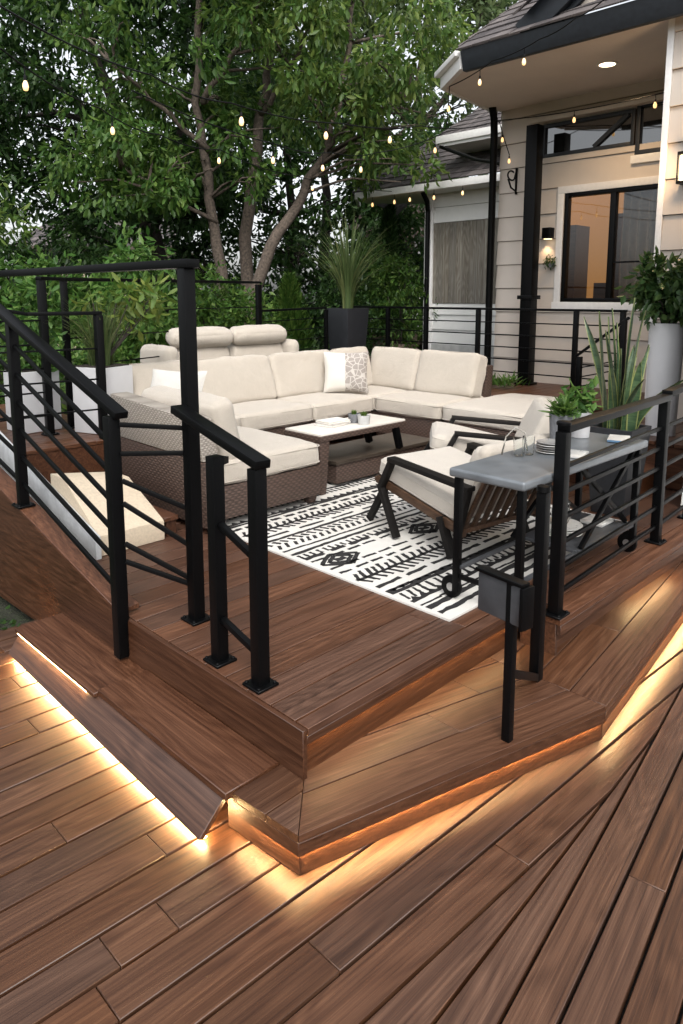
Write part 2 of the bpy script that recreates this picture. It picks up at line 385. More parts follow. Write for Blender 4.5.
def pillow(w, h, t, n=18, seed=0):
    mb = MB(); g = np.linspace(-1, 1, n + 1)
    for sg in (1, -1):
        o = len(mb.v)
        for i in g:
            for j in g:
                k = max(0, (1 - abs(i) ** 2.6)) ** .5 * max(0, (1 - abs(j) ** 2.6)) ** .5
                pin = 1 - .07 * (1 - abs(j) ** 2) * abs(i) ** 3; pin2 = 1 - .07 * (1 - abs(i) ** 2) * abs(j) ** 3
                nz = noise.noise(Vector((i * 2 + seed, j * 2, seed))) * .012
                mb.v.append((i * w / 2 * pin, sg * (t / 2 * k + nz * k), j * h / 2 * pin2))
        for i in range(n):
            for j in range(n):
                a = o + i * (n + 1) + j; f = (a, a + n + 1, a + n + 2, a + 1)
                mb.f.append(f if sg < 0 else f[::-1]); mb.m.append(0)
    return mb

# ------------------------------------------------------------------ foliage
def np_mesh(name, verts, quads, mtl, parent=None, tri=False):
    me = bpy.data.meshes.new(name); nv = len(verts); nf = len(quads); k = quads.shape[1]
    off = np.zeros(3)
    if parent is not None and not parent.get('_local'): off = np.array(parent.location)
    me.vertices.add(nv); me.vertices.foreach_set('co', (verts - off).astype(np.float32).ravel())
    me.loops.add(nf * k); me.loops.foreach_set('vertex_index', quads.astype(np.int32).ravel())
    me.polygons.add(nf); me.polygons.foreach_set('loop_start', np.arange(0, nf * k, k, dtype=np.int32))
    me.update(calc_edges=True); me.validate()
    me.materials.append(mtl); o = bpy.data.objects.new(name, me); COL.objects.link(o)
    if parent is not None: o.parent = parent
    return o
def leaf_mesh(C, Dr, ln, wd, fold=.25):
    """six-vertex folded leaves: C centres, Dr axis directions"""
    n = len(C); Dr = Dr / (np.linalg.norm(Dr, axis=1, keepdims=True) + 1e-9)
    upv = rng.normal(size=(n, 3)) * .45 + np.array([0, 0, 1.0]); sd = np.cross(Dr, upv); sd /= (np.linalg.norm(sd, axis=1, keepdims=True) + 1e-9)
    nm = np.cross(sd, Dr)
    ln = (ln * rng.uniform(.65, 1.25, n))[:, None]; wd = (wd * rng.uniform(.7, 1.2, n))[:, None]
    b0 = C; tip = C + Dr * ln - nm * ln * .12
    r1 = C + Dr * ln * .38 + sd * wd * .5 - nm * wd * fold; l1 = C + Dr * ln * .38 - sd * wd * .5 - nm * wd * fold
    r2 = C + Dr * ln * .72 + sd * wd * .36 - nm * (wd * fold + ln * .05); l2 = C + Dr * ln * .72 - sd * wd * .36 - nm * (wd * fold + ln * .05)
    mid = C + Dr * ln * .55 - nm * ln * .02
    V = np.stack([b0, r1, r2, tip, l2, l1], 1).reshape(-1, 3)
    base = (np.arange(n) * 6)[:, None]
    Q = np.concatenate([base + np.array([0, 1, 2, 3]), base + np.array([0, 3, 4, 5])], 0)
    return V, Q
def clump_leaves(cl, per, ln, wd, droop=.5, flat=.6):
    """cl: list of (x,y,z,r): leaves in sprays round sub-tips of each clump"""
    Cs, Ds = [], []
    for (x, y, z, r) in cl:
        k = max(6, int(per * r * r * 2.0)); nt_ = max(3, k // 9)
        tip = rng.normal(size=(nt_, 3)); tip /= np.linalg.norm(tip, axis=1, keepdims=True)
        rad = r * rng.uniform(.35, 1.0, (nt_, 1)) ** .6; tp = tip * rad * np.array([1, 1, flat])
        ids = rng.integers(0, nt_, k)
        d = tip[ids] * .8 + rng.normal(size=(k, 3)) * .6; d[:, 2] -= droop * rng.uniform(.3, 1.3, k)
        Cs.append(np.array([x, y, z]) + tp[ids] + rng.normal(size=(k, 3)) * ln * .45); Ds.append(d)
    return leaf_mesh(np.concatenate(Cs), np.concatenate(Ds), ln, wd)
def fr(d, r, z):                      # forward distance / rightward offset -> world
    return ((d + r) / math.sqrt(2), (d - r) / math.sqrt(2), z)
def limb(pts, r0, r1, n=8, wob=.06):
    P = [Vector(p) for p in pts]; out = []
    for i in range(len(P) - 1):
        for k in range(4):
            t = k / 4; p = P[i].lerp(P[i + 1], t)
            if i + k: p = p + Vector((random.uniform(-wob, wob), random.uniform(-wob, wob), 0))
            out.append(p)
    out.append(P[-1]); m = len(out)
    return out, [r0 + (r1 - r0) * (i / (m - 1)) ** .8 for i in range(m)]
def clear_view(cl, lines, half=.28):
    out = []
    for c in cl:
        d, r = (c[0] + c[1]) / math.sqrt(2), (c[0] - c[1]) / math.sqrt(2); hit = False
        for ln_ in lines:
            for (d0, r0, z0), (d1, r1, z1) in zip(ln_[:-1], ln_[1:]):
                for k in range(6):
                    t = k / 6; dt, rt, zt_ = d0 + (d1 - d0) * t, r0 + (r1 - r0) * t, z0 + (z1 - z0) * t
                    if d < dt + .1 and abs(r / d - rt / dt) * dt < half + c[3] * .35 and abs((c[2] - 1.93) / d - (zt_ - 1.93) / dt) * dt < .35: hit = True
        px, py = 341.5 + 717 * r / d, 295 - 717 * (c[2] - 1.93) / d
        if d < 14.5 and px > 372 and 98 < py < 240 and not (402 < px < 434 and 135 < py < 188): continue
        if not hit or rng.uniform() < .12: out.append(c)
    return out
TRUNK_LINES = [[(13, -2.1, 1.6), (13, -2.28, 3.6), (13, -2.45, 5.4)], [(12.5, -1.72, 1.3), (12.6, -1.2, 2.75), (12.9, -.65, 3.7), (13, -.2, 4.6)], [(13.8, -1.55, 4.6), (13.9, -1.3, 6.2)]]
def tree(name, label, base, trunks, clumps, per, ln, wd, leafm, barkm, droop=.5, flat=.6, group='trees behind the deck', twigs=True):
    t = thing(name, label, 'tree', base, group)
    tb = MB(); ends = []
    for pts, r0, r1 in trunks:
        p, rs = limb(pts, r0, r1); tb.tube(p, rs, 9); ends += p
    if twigs:
        for c in clumps[::2]:
            q = min(ends, key=lambda e: (e - Vector(c[:3])).length + (3 if e.z > c[2] else 0))
            v = Vector(c[:3]); mid = q.lerp(v, .5) + Vector((0, 0, .15)); p, rs = limb([q, mid, v], .035, .008, wob=.03); tb.tube(p, rs, 5)
    tb.build('trunk', barkm, t, smooth='all')
    V, Q = clump_leaves(clear_view(clumps, TRUNK_LINES), per, ln, wd, droop, flat)
    np_mesh('crown', V, Q, leafm, t)
    return t
def blob(cx, cy, cz, rx, ry, rz, n, r0, r1, hollow=.3, zmin=-9):
    out = []
    while len(out) < n:
        v = rng.normal(size=3); v /= np.linalg.norm(v); k = rng.uniform(hollow, 1) ** .5
        p = (cx + v[0] * rx * k, cy + v[1] * ry * k, cz + v[2] * rz * k, rng.uniform(r0, r1))
        if p[2] > zmin: out.append(p)
    return out
def frblob(d, r, z, rd, rr, rz, n, r0, r1, hollow=.3, zmin=-9):
    out = []
    for (x, y, zz, q) in blob(0, 0, z, rd, rr, rz, n, r0, r1, hollow, zmin):
        out.append((*fr(d + x, r + y, zz), q))
    return out
def shrub(name, label, base, clumps, per, ln, wd, leafm, cat='shrub', group='shrubs beyond the deck', droop=.3, flat=.8):
    t = thing(name, label, cat, base, group)
    sb = MB()
    for c in clumps[::2]:
        p, rs = limb([base, (base[0] * .5 + c[0] * .5, base[1] * .5 + c[1] * .5, base[2] * .35 + c[2] * .65), c[:3]], .018, .005, wob=.02); sb.tube(p, rs, 5)
    sb.build('stem', M['bark_dark'], t, smooth='all')
    V, Q = clump_leaves(clumps, per, ln, wd, droop, flat); np_mesh('foliage', V, Q, leafm, t)
    return t
def grass_blades(c, n, h, spread, w, seed=0, r0=.05):
    rg = np.random.default_rng(seed); mb = MB()
    for i in range(n):
        a = rg.uniform(0, 2 * PI); k = rg.uniform(0, 1) ** .7; hh = h * rg.uniform(.55, 1.0); sp = spread * k * rg.uniform(.5, 1.2)
        bx, by = c[0] + math.cos(a) * r0 * rg.uniform(0, 1), c[1] + math.sin(a) * r0 * rg.uniform(0, 1); sx, sy = -math.sin(a), math.cos(a); pts = []
        m = 7
        for q in range(m):
            t = q / (m - 1); out = sp * t ** 2; z = c[2] + hh * (t - .22 * k * t ** 3)
            ww = w * (1 - t ** 2.2) * .5 + .0005
            px, py = bx + math.cos(a) * out, by + math.sin(a) * out
            pts.append((px + sx * ww, py + sy * ww, z)); pts.append((px - sx * ww, py - sy * ww, z))
        mb.add(pts, [(2 * q, 2 * q + 1, 2 * q + 3, 2 * q + 2) for q in range(m - 1)])
    return mb

# ------------------------------------------------------------------ clipping boards
def clip(poly, a, b, c):              # keep a*x+b*y >= c
    out = []; n = len(poly)
    for i in range(n):
        p, q = poly[i], poly[(i + 1) % n]; dp = a * p[0] + b * p[1] - c; dq = a * q[0] + b * q[1] - c
        if dp >= 0: out.append(p)
        if dp * dq < 0: t = dp / (dp - dq); out.append((p[0] + t * (q[0] - p[0]), p[1] + t * (q[1] - p[1])))
    return out
def area(p): return abs(sum(p[i][0] * p[(i + 1) % len(p)][1] - p[(i + 1) % len(p)][0] * p[i][1] for i in range(len(p)))) / 2 if len(p) > 2 else 0
def cuts(x0, x1, lo=1.2, hi=3.2):
    xs = [x0]; x = x0 + random.uniform(.3, hi)
    while x < x1 - .3: xs.append(x); x += random.uniform(lo, hi)
    return xs + [x1]
GAP = .0078

# ================================================================== GROUND AND DECKS
g = MB(); g.add([(-300, -300, -.12), (300, -300, -.12), (300, 300, -.12), (-300, 300, -.12)], [(0, 1, 2, 3)])
struct(g.build('ground', M['ground']))
# lower deck: three families of boards, meeting in long tapered boards at the right
def line(m, x, y): return lambda t: y + m * (t - x)
low, low2, low3 = MB(), MB(), MB()
L1, L2 = line(.055, 1.35, .99), line(.135, 1.47, .865); F0 = line(-.05, 1.21, 1.125)
X0, X1 = -1.2, 6.2
for k in range(0, 21):
    bl = [(X0, F0(X0) + .146 * k), (X1, F0(X1) + .146 * k), (X1, F0(X1) + .146 * (k + 1)), (X0, F0(X0) + .146 * (k + 1))]
    bl[0] = (bl[0][0], bl[0][1] + GAP * 1.4); bl[1] = (bl[1][0], bl[1][1] + GAP * 1.4)
    xs = cuts(X0, X1 if k < 6 else 1.75)
    fixed = {0: 2.0, 1: 1.27, 2: -.6, 3: .75, 4: 1.02, 5: -.5, 6: 1.15, 7: -.4, 8: .93, 9: -.3, 10: -.2}
    if k in fixed: xs = [X0, fixed[k], X1 if k < 6 else 1.75]
    if k == 4: xs = [X0, .83, 1.02, 1.75]
    for xa, xb in zip(xs[:-1], xs[1:]):
        p = clip(clip(bl, 1, 0, xa + GAP / 3), -1, 0, -xb)
        p = clip(p, -.055, 1, .99 - .055 * 1.35 + GAP * 1.4); p = clip(p, -.135, 1, .865 - .135 * 1.47 + GAP * 1.4) if len(p) > 2 else p
        if area(p) > .0008: low3.prism(p, -.03, 0)
pw = [(X0, F0(X0)), (X1, F0(X1)), (X1, -1), (X0, -1)]
p = clip(clip(pw, -.055, 1, .99 - .055 * 1.35 + GAP * 1.4), -.135, 1, .865 - .135 * 1.47 + GAP * 1.4); p = clip(p, .05, -1, -(F0(0)) )
low.prism(p, -.03, 0)
p = clip(clip([(X0, 3), (X1, 3), (X1, -1), (X0, -1)], .055, -1, -(.99 - .055 * 1.35)), -.135, 1, .865 - .135 * 1.47 + GAP * 1.4)
low2.prism(p, -.03, 0)
for k in range(0, 16):
    o1, o0 = L2(X0) - .128 * k, L2(X0) - .128 * (k + 1) + GAP * 1.4; dy = .135 * (X1 - X0)
    bl = [(X0, o0), (X1, o0 + dy), (X1, o1 + dy), (X0, o1)]
    xs = cuts(X0, X1); 
    if k == 0: xs = [X0, .5, X1]
    if k == 1: xs = [X0, 2.28, X1]
    if k == 2: xs = [X0, 1.2, 3.3, X1]
    for xa, xb in zip(xs[:-1], xs[1:]):
        p = clip(clip(bl, 1, .135, xa + .135 * o0 + GAP / 3), -1, -.135, -xb - .135 * o0)
        if area(p) > .0008: low2.prism(p, -.03, 0)
ld = low.build('lower_deck', [M['wood_x'], M['void']], bevel=.0022, seg=1); struct(ld)
x = low2.build('angled_boards', M['wood_x2'], ld, bevel=.0022, seg=1)
x = low3.build('long_boards', M['wood_x3'], ld, bevel=.0022, seg=1)
v = MB(); v.b2(X0, 1.7, -1.5, 4.0, -.09, -.04); v.b2(1.7, X1, -1.5, 1.9, -.09, -.04); v.build('shade_slab', M['void'], ld)  # solid slabs, coloured dark as the shade under the boards

# upper deck
ud = MB()
for k in range(0, 44):
    y0 = 1.57 + .146 * k
    x0 = 3.085 if k < 2 else 1.621
    ya, yb = y0 + GAP, y0 + .146
    if k == 1: parts = [(3.085, 7.25, ya, yb), (1.621, 3.08, 1.795, yb - .003)]
    else: parts = [(x0, 7.25, ya, yb)]
    for (xa, xb, p0, p1) in parts:
        lim = xb if p1 < 5.45 else xb
        if p1 > 3.13: xa = max(xa, 1.621)
        xs = cuts(xa, lim, 1.0, 2.6)
        if k == 3: xs = [xa, 2.62, lim]
        if k == 4: xs = [xa, 3.02, lim]
        if k == 1: xs = [xa, lim]
        for a_, b_ in zip(xs[:-1], xs[1:]): ud.b2(a_ + GAP / 3, b_, p0, p1, U - .03, U)
udo = struct(ud.build('upper_deck', M['wood_up'], bevel=.0012, seg=1))
v = MB(); v.b2(1.70, 7.2, 1.90, 8.0, .02, U - .04); v.b2(3.2, 7.2, 1.69, 1.9, .02, U - .04); v.build('shade_slab', M['void'], udo)
f = MB()
f.b2(1.597, 1.619, 1.7955, 3.128, S - .02, U - .0008)              # left fascia
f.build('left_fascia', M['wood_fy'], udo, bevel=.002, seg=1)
f = MB()
f.b2(1.6195, 3.085, 1.796, 1.804, U - .066, U - .031)            # right nosing skirt
f.b2(1.6195, 3.11, 1.822, 1.84, S - .02, U - .0303)                 # recessed riser
f.b2(3.095, 6.0, 1.578, 1.600, U - .085, U - .033)
f.b2(3.11, 6.0, 1.636, 1.660, S - .02, U - .0303)
f.b2(3.095, 3.118, 1.603, 1.80, S - .02, U - .033)
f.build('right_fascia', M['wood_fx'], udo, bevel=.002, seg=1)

# ramp stringer beside the stairs on the left (a thing of its own: the sloping side wall)
st = MB(); ys = (3.13, 6.0); sl = .222
zt = lambda y: U + .005 + sl * (y - 3.13)
st.hull([(1.585, ys[0], S - .15), (1.615, ys[0], S - .15), (1.615, ys[1], S - .25), (1.585, ys[1], S - .25), (1.585, ys[0], zt(ys[0])), (1.615, ys[0], zt(ys[0])), (1.615, ys[1], zt(ys[1])), (1.585, ys[1], zt(ys[1]))])
sr = thing('stair_stringer', 'long dark brown sloping wooden side board rising left of the corner steps', 'stringer', (1.6, 4.5, 0))
st.build('side_board', M['wood_fy'], sr, bevel=.003, seg=1)
st = MB(); st.hull([(1.58, 3.14, zt(3.14) + .001), (1.70, 3.14, zt(3.14) + .001), (1.70, 6, zt(6) + .001), (1.58, 6, zt(6) + .001), (1.58, 3.14, zt(3.14) + .026), (1.70, 3.14, zt(3.14) + .026), (1.70, 6, zt(6) + .026), (1.58, 6, zt(6) + .026)])
st.build('cap_board', M['wood_upy'], sr, bevel=.003, seg=1)

# platform at the back left with its riser, and stair tread
pl = MB()
for k in range(0, 18):
    y0 = 5.47 + .146 * k
    for xa, xb in zip(*(lambda c: (c[:-1], c[1:]))(cuts(1.72, 3.05, .6, 1.2))): pl.b2(xa + .001, xb, y0 + GAP, y0 + .146, .72, .75)
pf = struct(pl.build('raised_deck_floor', M['wood_up'], bevel=.0025, seg=1))
r_ = MB(); r_.b2(1.72, 3.05, 5.485, 5.51, U + .01, .718); r_.b2(3.02, 3.04, 5.51, 8.09, U + .01, .718); r_.b2(1.72, 1.74, 5.51, 8.09, U + .01, .718); r_.build('riser', M['wood_upy'], pf, bevel=.002, seg=1)
t = thing('deck_stair_tread', 'small brown wooden stair tread between the cream box and wicker sofa', 'stair tread', (2.53, 4.4, U))
x = MB(); x.b2(2.36, 2.462, 3.98, 4.85, .47, .50); x.build('tread', M['wood_upy'], t, bevel=.003, seg=1)
x = MB(); x.b2(2.385, 2.455, 4.0, 4.83, U + .001, .468); x.build('riser', M['wood_fy'], t, bevel=.002, seg=1)

# cream sloped box with whitewashed side
t = thing('ramp_box', 'cream sloped stair box with whitewashed side behind the black stair railing', 'stair box', (2.1, 4.6, U))
def zc(y): return .50 + max(0, y - 4.05) * .19
x = MB(); ya, yb = 3.97, 4.62
x.add([(1.90, ya, U + .002), (2.35, ya, U + .002), (2.35, yb, U + .002), (1.90, yb, U + .002),
       (1.90, ya, .49), (2.35, ya, .49), (2.35, yb, .70), (1.90, yb, .765), (1.90, ya + .44, .765), (2.35, ya + .44, .70)],
      [(3, 2, 1, 0), (0, 1, 5, 4), (4, 5, 9, 8), (8, 9, 6, 7), (2, 3, 7, 6), (0, 4, 8, 7, 3), (1, 2, 6, 9, 5)])
x.build('sloped_panel', M['creambox'], t, bevel=.006)
x = MB()
x.hull([(1.86, 3.93, U + .002), (1.896, 3.93, U + .002), (1.896, 5.9, U + .25), (1.86, 5.9, U + .25), (1.86, 3.93, .50), (1.896, 3.93, .50), (1.896, 5.9, 1.07), (1.86, 5.9, 1.07)])
x.build('side_panel', M['whitebox'], t, bevel=.004)

# lower step around the corner
E0, E1, E2 = (1.403, 1.605), (2.85, 1.226), (6.0, 1.60)
d1 = Vector((E1[0] - E0[0], E1[1] - E0[1])).normalized(); n1 = Vector((-d1.y, d1.x))
W = .17
# boards parallel to the oblique front edge, mitred at the corner
ang1 = math.atan2(d1.y, d1.x)
M['wood_e1'] = wood('step_wood_oblique', ang1, tint=(1.06, .96, .9), dark=.86); d2 = Vector((E2[0] - E1[0], E2[1] - E1[1])).normalized(); M['wood_e2'] = wood('step_wood_oblique_b', math.atan2(d2.y, d2.x), tint=(1.06, .96, .9), dark=.86)
n2 = Vector((-d2.y, d2.x)); MC = .215 * E0[0] - .222 * E0[1]
def miter(p, side, e=.0003): return clip(p, .215 * side, -.222 * side, MC * side + e)
s1 = MB()
for k in range(0, 6):
    o_ = k * (W + .006); q0 = Vector((E0[0], E0[1])) + n1 * o_ - d1 * .6; q1 = Vector((E1[0], E1[1])) + n1 * o_ + d1 * .6
    p = clip([tuple(q0), tuple(q1), tuple(q1 + n1 * W), tuple(q0 + n1 * W)], -1, 0, -2.849)
    p = clip(miter(p, 1), 0, -1, -1.87)
    xs = [1.2, 2.9] if k == 0 else [1.2, 1.95 + .3 * k, 2.9]
    for xa, xb in zip(xs[:-1], xs[1:]):
        pp = clip(clip(p, 1, 0, xa + .0015), -1, 0, -xb)
        if area(pp) > .001: s1.prism(pp, S - .03, S)
sto = struct(s1.build('corner_step', M['wood_e1'], bevel=.0012, seg=1))
s2 = MB()
for q, (ka, kb) in enumerate(((0, .165), (.171, .336), (.342, .507), (.513, .68))):
    P = lambda k, tt: (E1[0] + d2.x * tt + n2.x * k, E1[1] + d2.y * tt + n2.y * k)
    cs = [-.3, 3.3] if q == 0 else ([-.3, .75, 3.3] if q == 1 else [-.3, 1.15 if q == 2 else .5, 3.3])
    for ta, tb_ in zip(cs[:-1], cs[1:]):
        p = clip([P(ka, ta + .002), P(ka, tb_), P(kb, tb_), P(kb, ta + .002)], 1, 0, 2.852)
        p = clip(p, 0, -1, -1.87)
        if area(p) > .001: s2.prism(p, S - .03, S)
s2.build('right_boards', M['wood_e2'], sto, bevel=.0012, seg=1)
s4 = MB()
for ya, yb in ((1.605, 1.755), (1.761, 1.925)):
    p = [(1.34, ya), (1.612, ya), (1.612, yb), (1.34, yb)]
    p = clip(p, 1, .0915, 1.403 + .0915 * 1.605)
    p = miter(p, -1)
    if area(p) > .0005: s4.prism(p, S - .03, S)
s4.build('left_boards', M['wood_x'], sto, bevel=.0012, seg=1)
v = MB(); v.b2(1.47, 2.9, 1.72, 1.86, .02, S - .04); v.build('shade_slab', M['void'], sto)
# band, recessed riser, and added unseen plates keeping strip light from the joints
def strip_prism(mb, p, q, inset, th, z0, z1):
    p, q = Vector(p), Vector(q); d = (q - p).normalized(); n = Vector((-d.y, d.x))
    a, b_ = p + n * inset, q + n * inset
    mb.prism([tuple(a), tuple(b_), tuple(b_ + n * th), tuple(a + n * th)], z0, z1)
bnd = MB(); strip_prism(bnd, E0, E1, .0005, .005, S - .082, S - .0305); strip_prism(bnd, (E0[0] + .013, E0[1] - .0035), (E1[0] - .005, E1[1]), .0125, .02, .002, S - .036); strip_prism(bnd, (E0[0] + .012, E0[1] - .003), (E1[0] - .004, E1[1]), .0055, .03, S - .0345, S - .0305)
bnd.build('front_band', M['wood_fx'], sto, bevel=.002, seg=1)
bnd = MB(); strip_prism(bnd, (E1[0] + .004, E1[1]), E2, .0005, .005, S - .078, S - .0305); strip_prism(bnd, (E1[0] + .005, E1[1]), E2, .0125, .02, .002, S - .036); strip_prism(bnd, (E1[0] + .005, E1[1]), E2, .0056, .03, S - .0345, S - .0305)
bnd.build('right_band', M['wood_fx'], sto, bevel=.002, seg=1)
def lh(m, i0, i1, z0, z1, ya=1.605, yb=1.925):
    xa, xb = 1.403 + .0 , 1.403 - .0915 * (yb - 1.605)
    m.hull([(xa + i0, ya + i0 * .6, z0), (xa + i1, ya + i1 * .6, z0), (xb + i1, yb, z0), (xb + i0, yb, z0), (xa + i0, ya + i0 * .6, z1), (xa + i1, ya + i1 * .6, z1), (xb + i1, yb, z1), (xb + i0, yb, z1)])
bnd = MB(); lh(bnd, .0005, .0055, S - .082, S - .0305); lh(bnd, .0125, .032, .002, S - .036, yb=1.97); lh(bnd, .006, .03, S - .0345, S - .0305)
bnd.build('left_band', M['wood_fy'], sto, bevel=.002, seg=1)
# left bench: tread, leaning plank, rear tread
bt = thing('bench_step', 'long wooden bench step with leaning front plank left of the corner', 'bench step', (1.4, 2.9, 0))
x = MB(); x.b2(1.345, 1.594, 1.93, 2.90, S - .022, S + .008); x.build('tread', M['wood_y'], bt, bevel=.003, seg=1)
x = MB(); x.b2(1.328, 1.609, 2.905, 3.82, S - .031, S - .008); x.build('rear_tread', M['wood_y'], bt, bevel=.003, seg=1)
x = MB()
x.hull([(1.245, 1.955, .034), (1.268, 1.955, .022), (1.302, 3.80, .022), (1.279, 3.80, .034), (1.352, 1.955, S - .026), (1.375, 1.955, S - .034), (1.375, 3.80, S - .034), (1.352, 3.80, S - .026)])
x.build('leaning_plank', M['wood_fy'], bt, bevel=.002, seg=1)
x = MB(); x.b2(1.45, 1.47, 1.985, 3.8, .002, S - .06); x.build('back_board', M['wood_fy'], bt)

# ------------------------------------------------------------------ LED strips
def led(label, build, m='led'):
    mb = MB(); build(mb); o = mb.build('led_strip', M[m]); tag(o, label, 'LED strip', 'warm LED strips under the deck edges'); return o
led('glowing warm LED strip along the foot of the leaning bench plank', lambda m: m.hull([(1.272, 1.965, .018), (1.284, 1.965, .018), (1.317, 3.79, .018), (1.305, 3.79, .018), (1.272, 1.965, .026), (1.284, 1.965, .026), (1.317, 3.79, .026), (1.305, 3.79, .026)]))
led('warm LED strip under the bench rear tread, along the top of the leaning plank', lambda m: m.b2(1.333, 1.341, 2.99, 3.80, .1275, .1335), 'led_dim')
led('warm LED strip under the step edge left of its front corner', lambda m: lh(m, .0062, .0112, S - .078, S - .066), 'led_step')
led('warm LED strip under the oblique front edge of the lower step', lambda m: strip_prism(m, (E0[0] + .025, E0[1] - .0065), (E1[0] - .02, E1[1]), .0062, .005, S - .078, S - .066), 'led_step')
led('long warm LED strip under the right edge of the lower step', lambda m: strip_prism(m, (E1[0] + .02, E1[1]), E2, .0062, .005, S - .074, S - .062), 'led_step')
led('warm LED strip hidden under the front edge of the upper deck', lambda m: m.b2(1.625, 3.08, 1.8045, 1.8125, U - .064, U - .052), 'led_soft')
led('warm LED strip under the upper deck edge by the right railing', lambda m: m.b2(3.95, 4.60, 1.608, 1.620, U - .078, U - .070), 'led_soft')

# ================================================================== RAILINGS
PW = .056
def post(parent, x, y, z0, z1, w=PW, plate=True, rz=0):
    p = MB(); p.box((x, y, (z0 + z1) / 2), (w, w, z1 - z0), rz); o = p.build('post', M['black'], parent, bevel=.004)
    if plate:
        b = MB(); b.box((x, y, z0 + .007), (w * 1.9, w * 1.9, .012), rz)
        for sx in (-1, 1):
            for sy in (-1, 1): b.lathe([(.009, 0), (.009, .007), (.0, .008)], (x + sx * w * .72, y + sy * w * .72, z0 + .013), 6)
        bp = b.build('base_plate', M['black'], parent, bevel=.002, seg=1); bp.parent = o
        bp.location = (0, 0, 0)
    return o
def bars(parent, lines, w=.018, h=.022):
    for p0, p1 in lines:
        b = MB(); b.bar(p0, p1, w, h); b.build('rail', M['black'], parent, bevel=.003)
def hand(parent, pts, w=.062, h=.034):
    b = MB()
    for p0, p1 in zip(pts[:-1], pts[1:]): b.bar(p0, p1, w, h)
    return b.build('handrail', M['black'], parent, bevel=.004)
lerp = lambda a, b, t: tuple(a[i] + (b[i] - a[i]) * t for i in range(3))
RG = 'black metal railings around the deck'
# stair railing at the left
t = thing('stair_railing', 'black sloping stair railing at the left edge of the deck', 'railing', (1.6, 4.2, S), RG)
post(t, 1.575, 3.10, S + .009, 1.37, plate=False, w=.060)
post(t, 1.62, 4.36, zt(4.36) + .02, 1.79); post(t, 1.62, 5.75, zt(5.75) + .02, 2.22)
hand(t, [(1.60, 3.045, 1.375), (1.62, 5.85, 2.27)], .068, .034)
for k in range(6):
    z0 = .50 + k * .145
    bars(t, [((1.59, 3.137, z0), (1.62, 4.327, z0 + .30 + .022 * k)), ((1.62, 4.393, z0 + .31 + .022 * k), (1.62, 5.717, z0 + .62 + .04 * k))])
# panel between stair post and tall post
t = thing('railing_panel', 'black open rail panel with crooked bars beside the tall corner post', 'railing', (1.73, 2.98, U), RG)
bars(t, [((1.60, 3.07, a), (1.825, 2.875, b)) for a, b in ((1.33, 1.31), (1.19, 1.19), (1.06, .92), (.95, .74), (.75, .57), (.66, .54))])
# tall frame
t = thing('tall_railing', 'tallest black post carrying a long overhead top rail towards the garden', 'railing', (1.84, 2.84, U), RG)
post(t, 1.84, 2.84, U, 2.05, .060); post(t, 1.84, 6.6, .751, 2.05, .07)
hand(t, [(1.84, 2.78, 2.07), (1.84, 6.66, 2.07)], .072, .040)
# short handrail pair
t = thing('short_handrail', 'low black handrail on two posts at the front corner of upper deck', 'railing', (1.68, 2.3, U), RG)
post(t, 1.685, 2.43, U, 1.27); post(t, 1.685, 2.15, U, 1.265)
hand(t, [(1.765, 2.83, 1.415), (1.685, 2.11, 1.285)], .07, .036)
bars(t, [((1.685, 2.43, 1.235), (1.77, 2.47, 1.235))], .03, .03)
bars(t, [((1.685, 2.40, .98), (1.685, 2.18, .90)), ((1.685, 2.40, .56), (1.685, 2.18, .50))], .026, .026)
# right railing
t = thing('right_railing', 'black horizontal bar railing running from the bar cart to the house', 'railing', (4.0, 1.7, U), RG)
PR = [(3.13, 1.63), (4.55, 1.70), (5.22, 1.74)]
for q in PR: post(t, *q, U, 1.285)
hand(t, [(3.13, 1.63, 1.30), (4.585, 1.70, 1.30)], .066, .036); hand(t, [(4.585, 1.702, 1.322), (5.26, 1.745, 1.332)], .066, .036)
for (a, b) in zip(PR[:-1], PR[1:]):
    bars(t, [((a[0] + .03, a[1], .47 + k * .128), (b[0] - .03, b[1], .47 + k * .128)) for k in range(6)])
c = MB(); c.lathe([(.036, 0), (.036, .012), (.026, .018), (0, .019)], (3.13, 1.63, 1.3185), 14); c.build('cap', M['black'], t, smooth=True)
# lone bracket with grey panel
t = thing('post_bracket', 'black U-shaped post bracket with grey box panel standing on the lower step', 'post bracket', (2.5, 1.5, S))
post(t, 2.34, 1.40, .10, .84, .036, False); post(t, 2.83, 1.555, S + .002, 1.06, .048, False)
bars(t, [((2.36, 1.405, .44), (2.815, 1.55, .185))], .034, .034)
x = MB(); x.box((2.345, 1.452, .745), (.03, .22, .16), R(-8)); x.build('panel', M['greypanel'], t, bevel=.006)
x = MB(); x.box((2.343, 1.452, .838), (.05, .235, .014), R(-8)); x.box((2.333, 1.333, .745), (.07, .016, .17), R(-8)); x.build('panel_frame', M['black'], t, bevel=.003)
x = MB(); x.lathe([(.0, 0), (.032, .004), (.03, .03), (.0, .034)], (2.83, 1.555, 1.06), 12); x.build('cap', M['black'], t, smooth=True)
# garden side railing
t = thing('garden_railing', 'tall thin black railing across the back towards the trees', 'railing', (4, 6.8, U), RG)
post(t, 2.49, 6.0, .751, 2.05, .06); post(t, 2.76, 6.18, .751, 2.05, .05); post(t, 5.72, 7.2, U, 2.06, .06)
hand(t, [(2.46, 5.98, 2.065), (2.76, 6.18, 2.065), (5.75, 7.21, 2.085)], .05, .03)
bars(t, [((2.79, 6.19, z), (5.70, 7.19, z)) for z in (1.05, 1.30, 1.55, 1.78)], .012, .012)
bars(t, [((1.88, 6.0, z), (2.46, 6.0, z)) for z in (.92, 1.12, 1.32, 1.52, 1.72)], .014, .014)
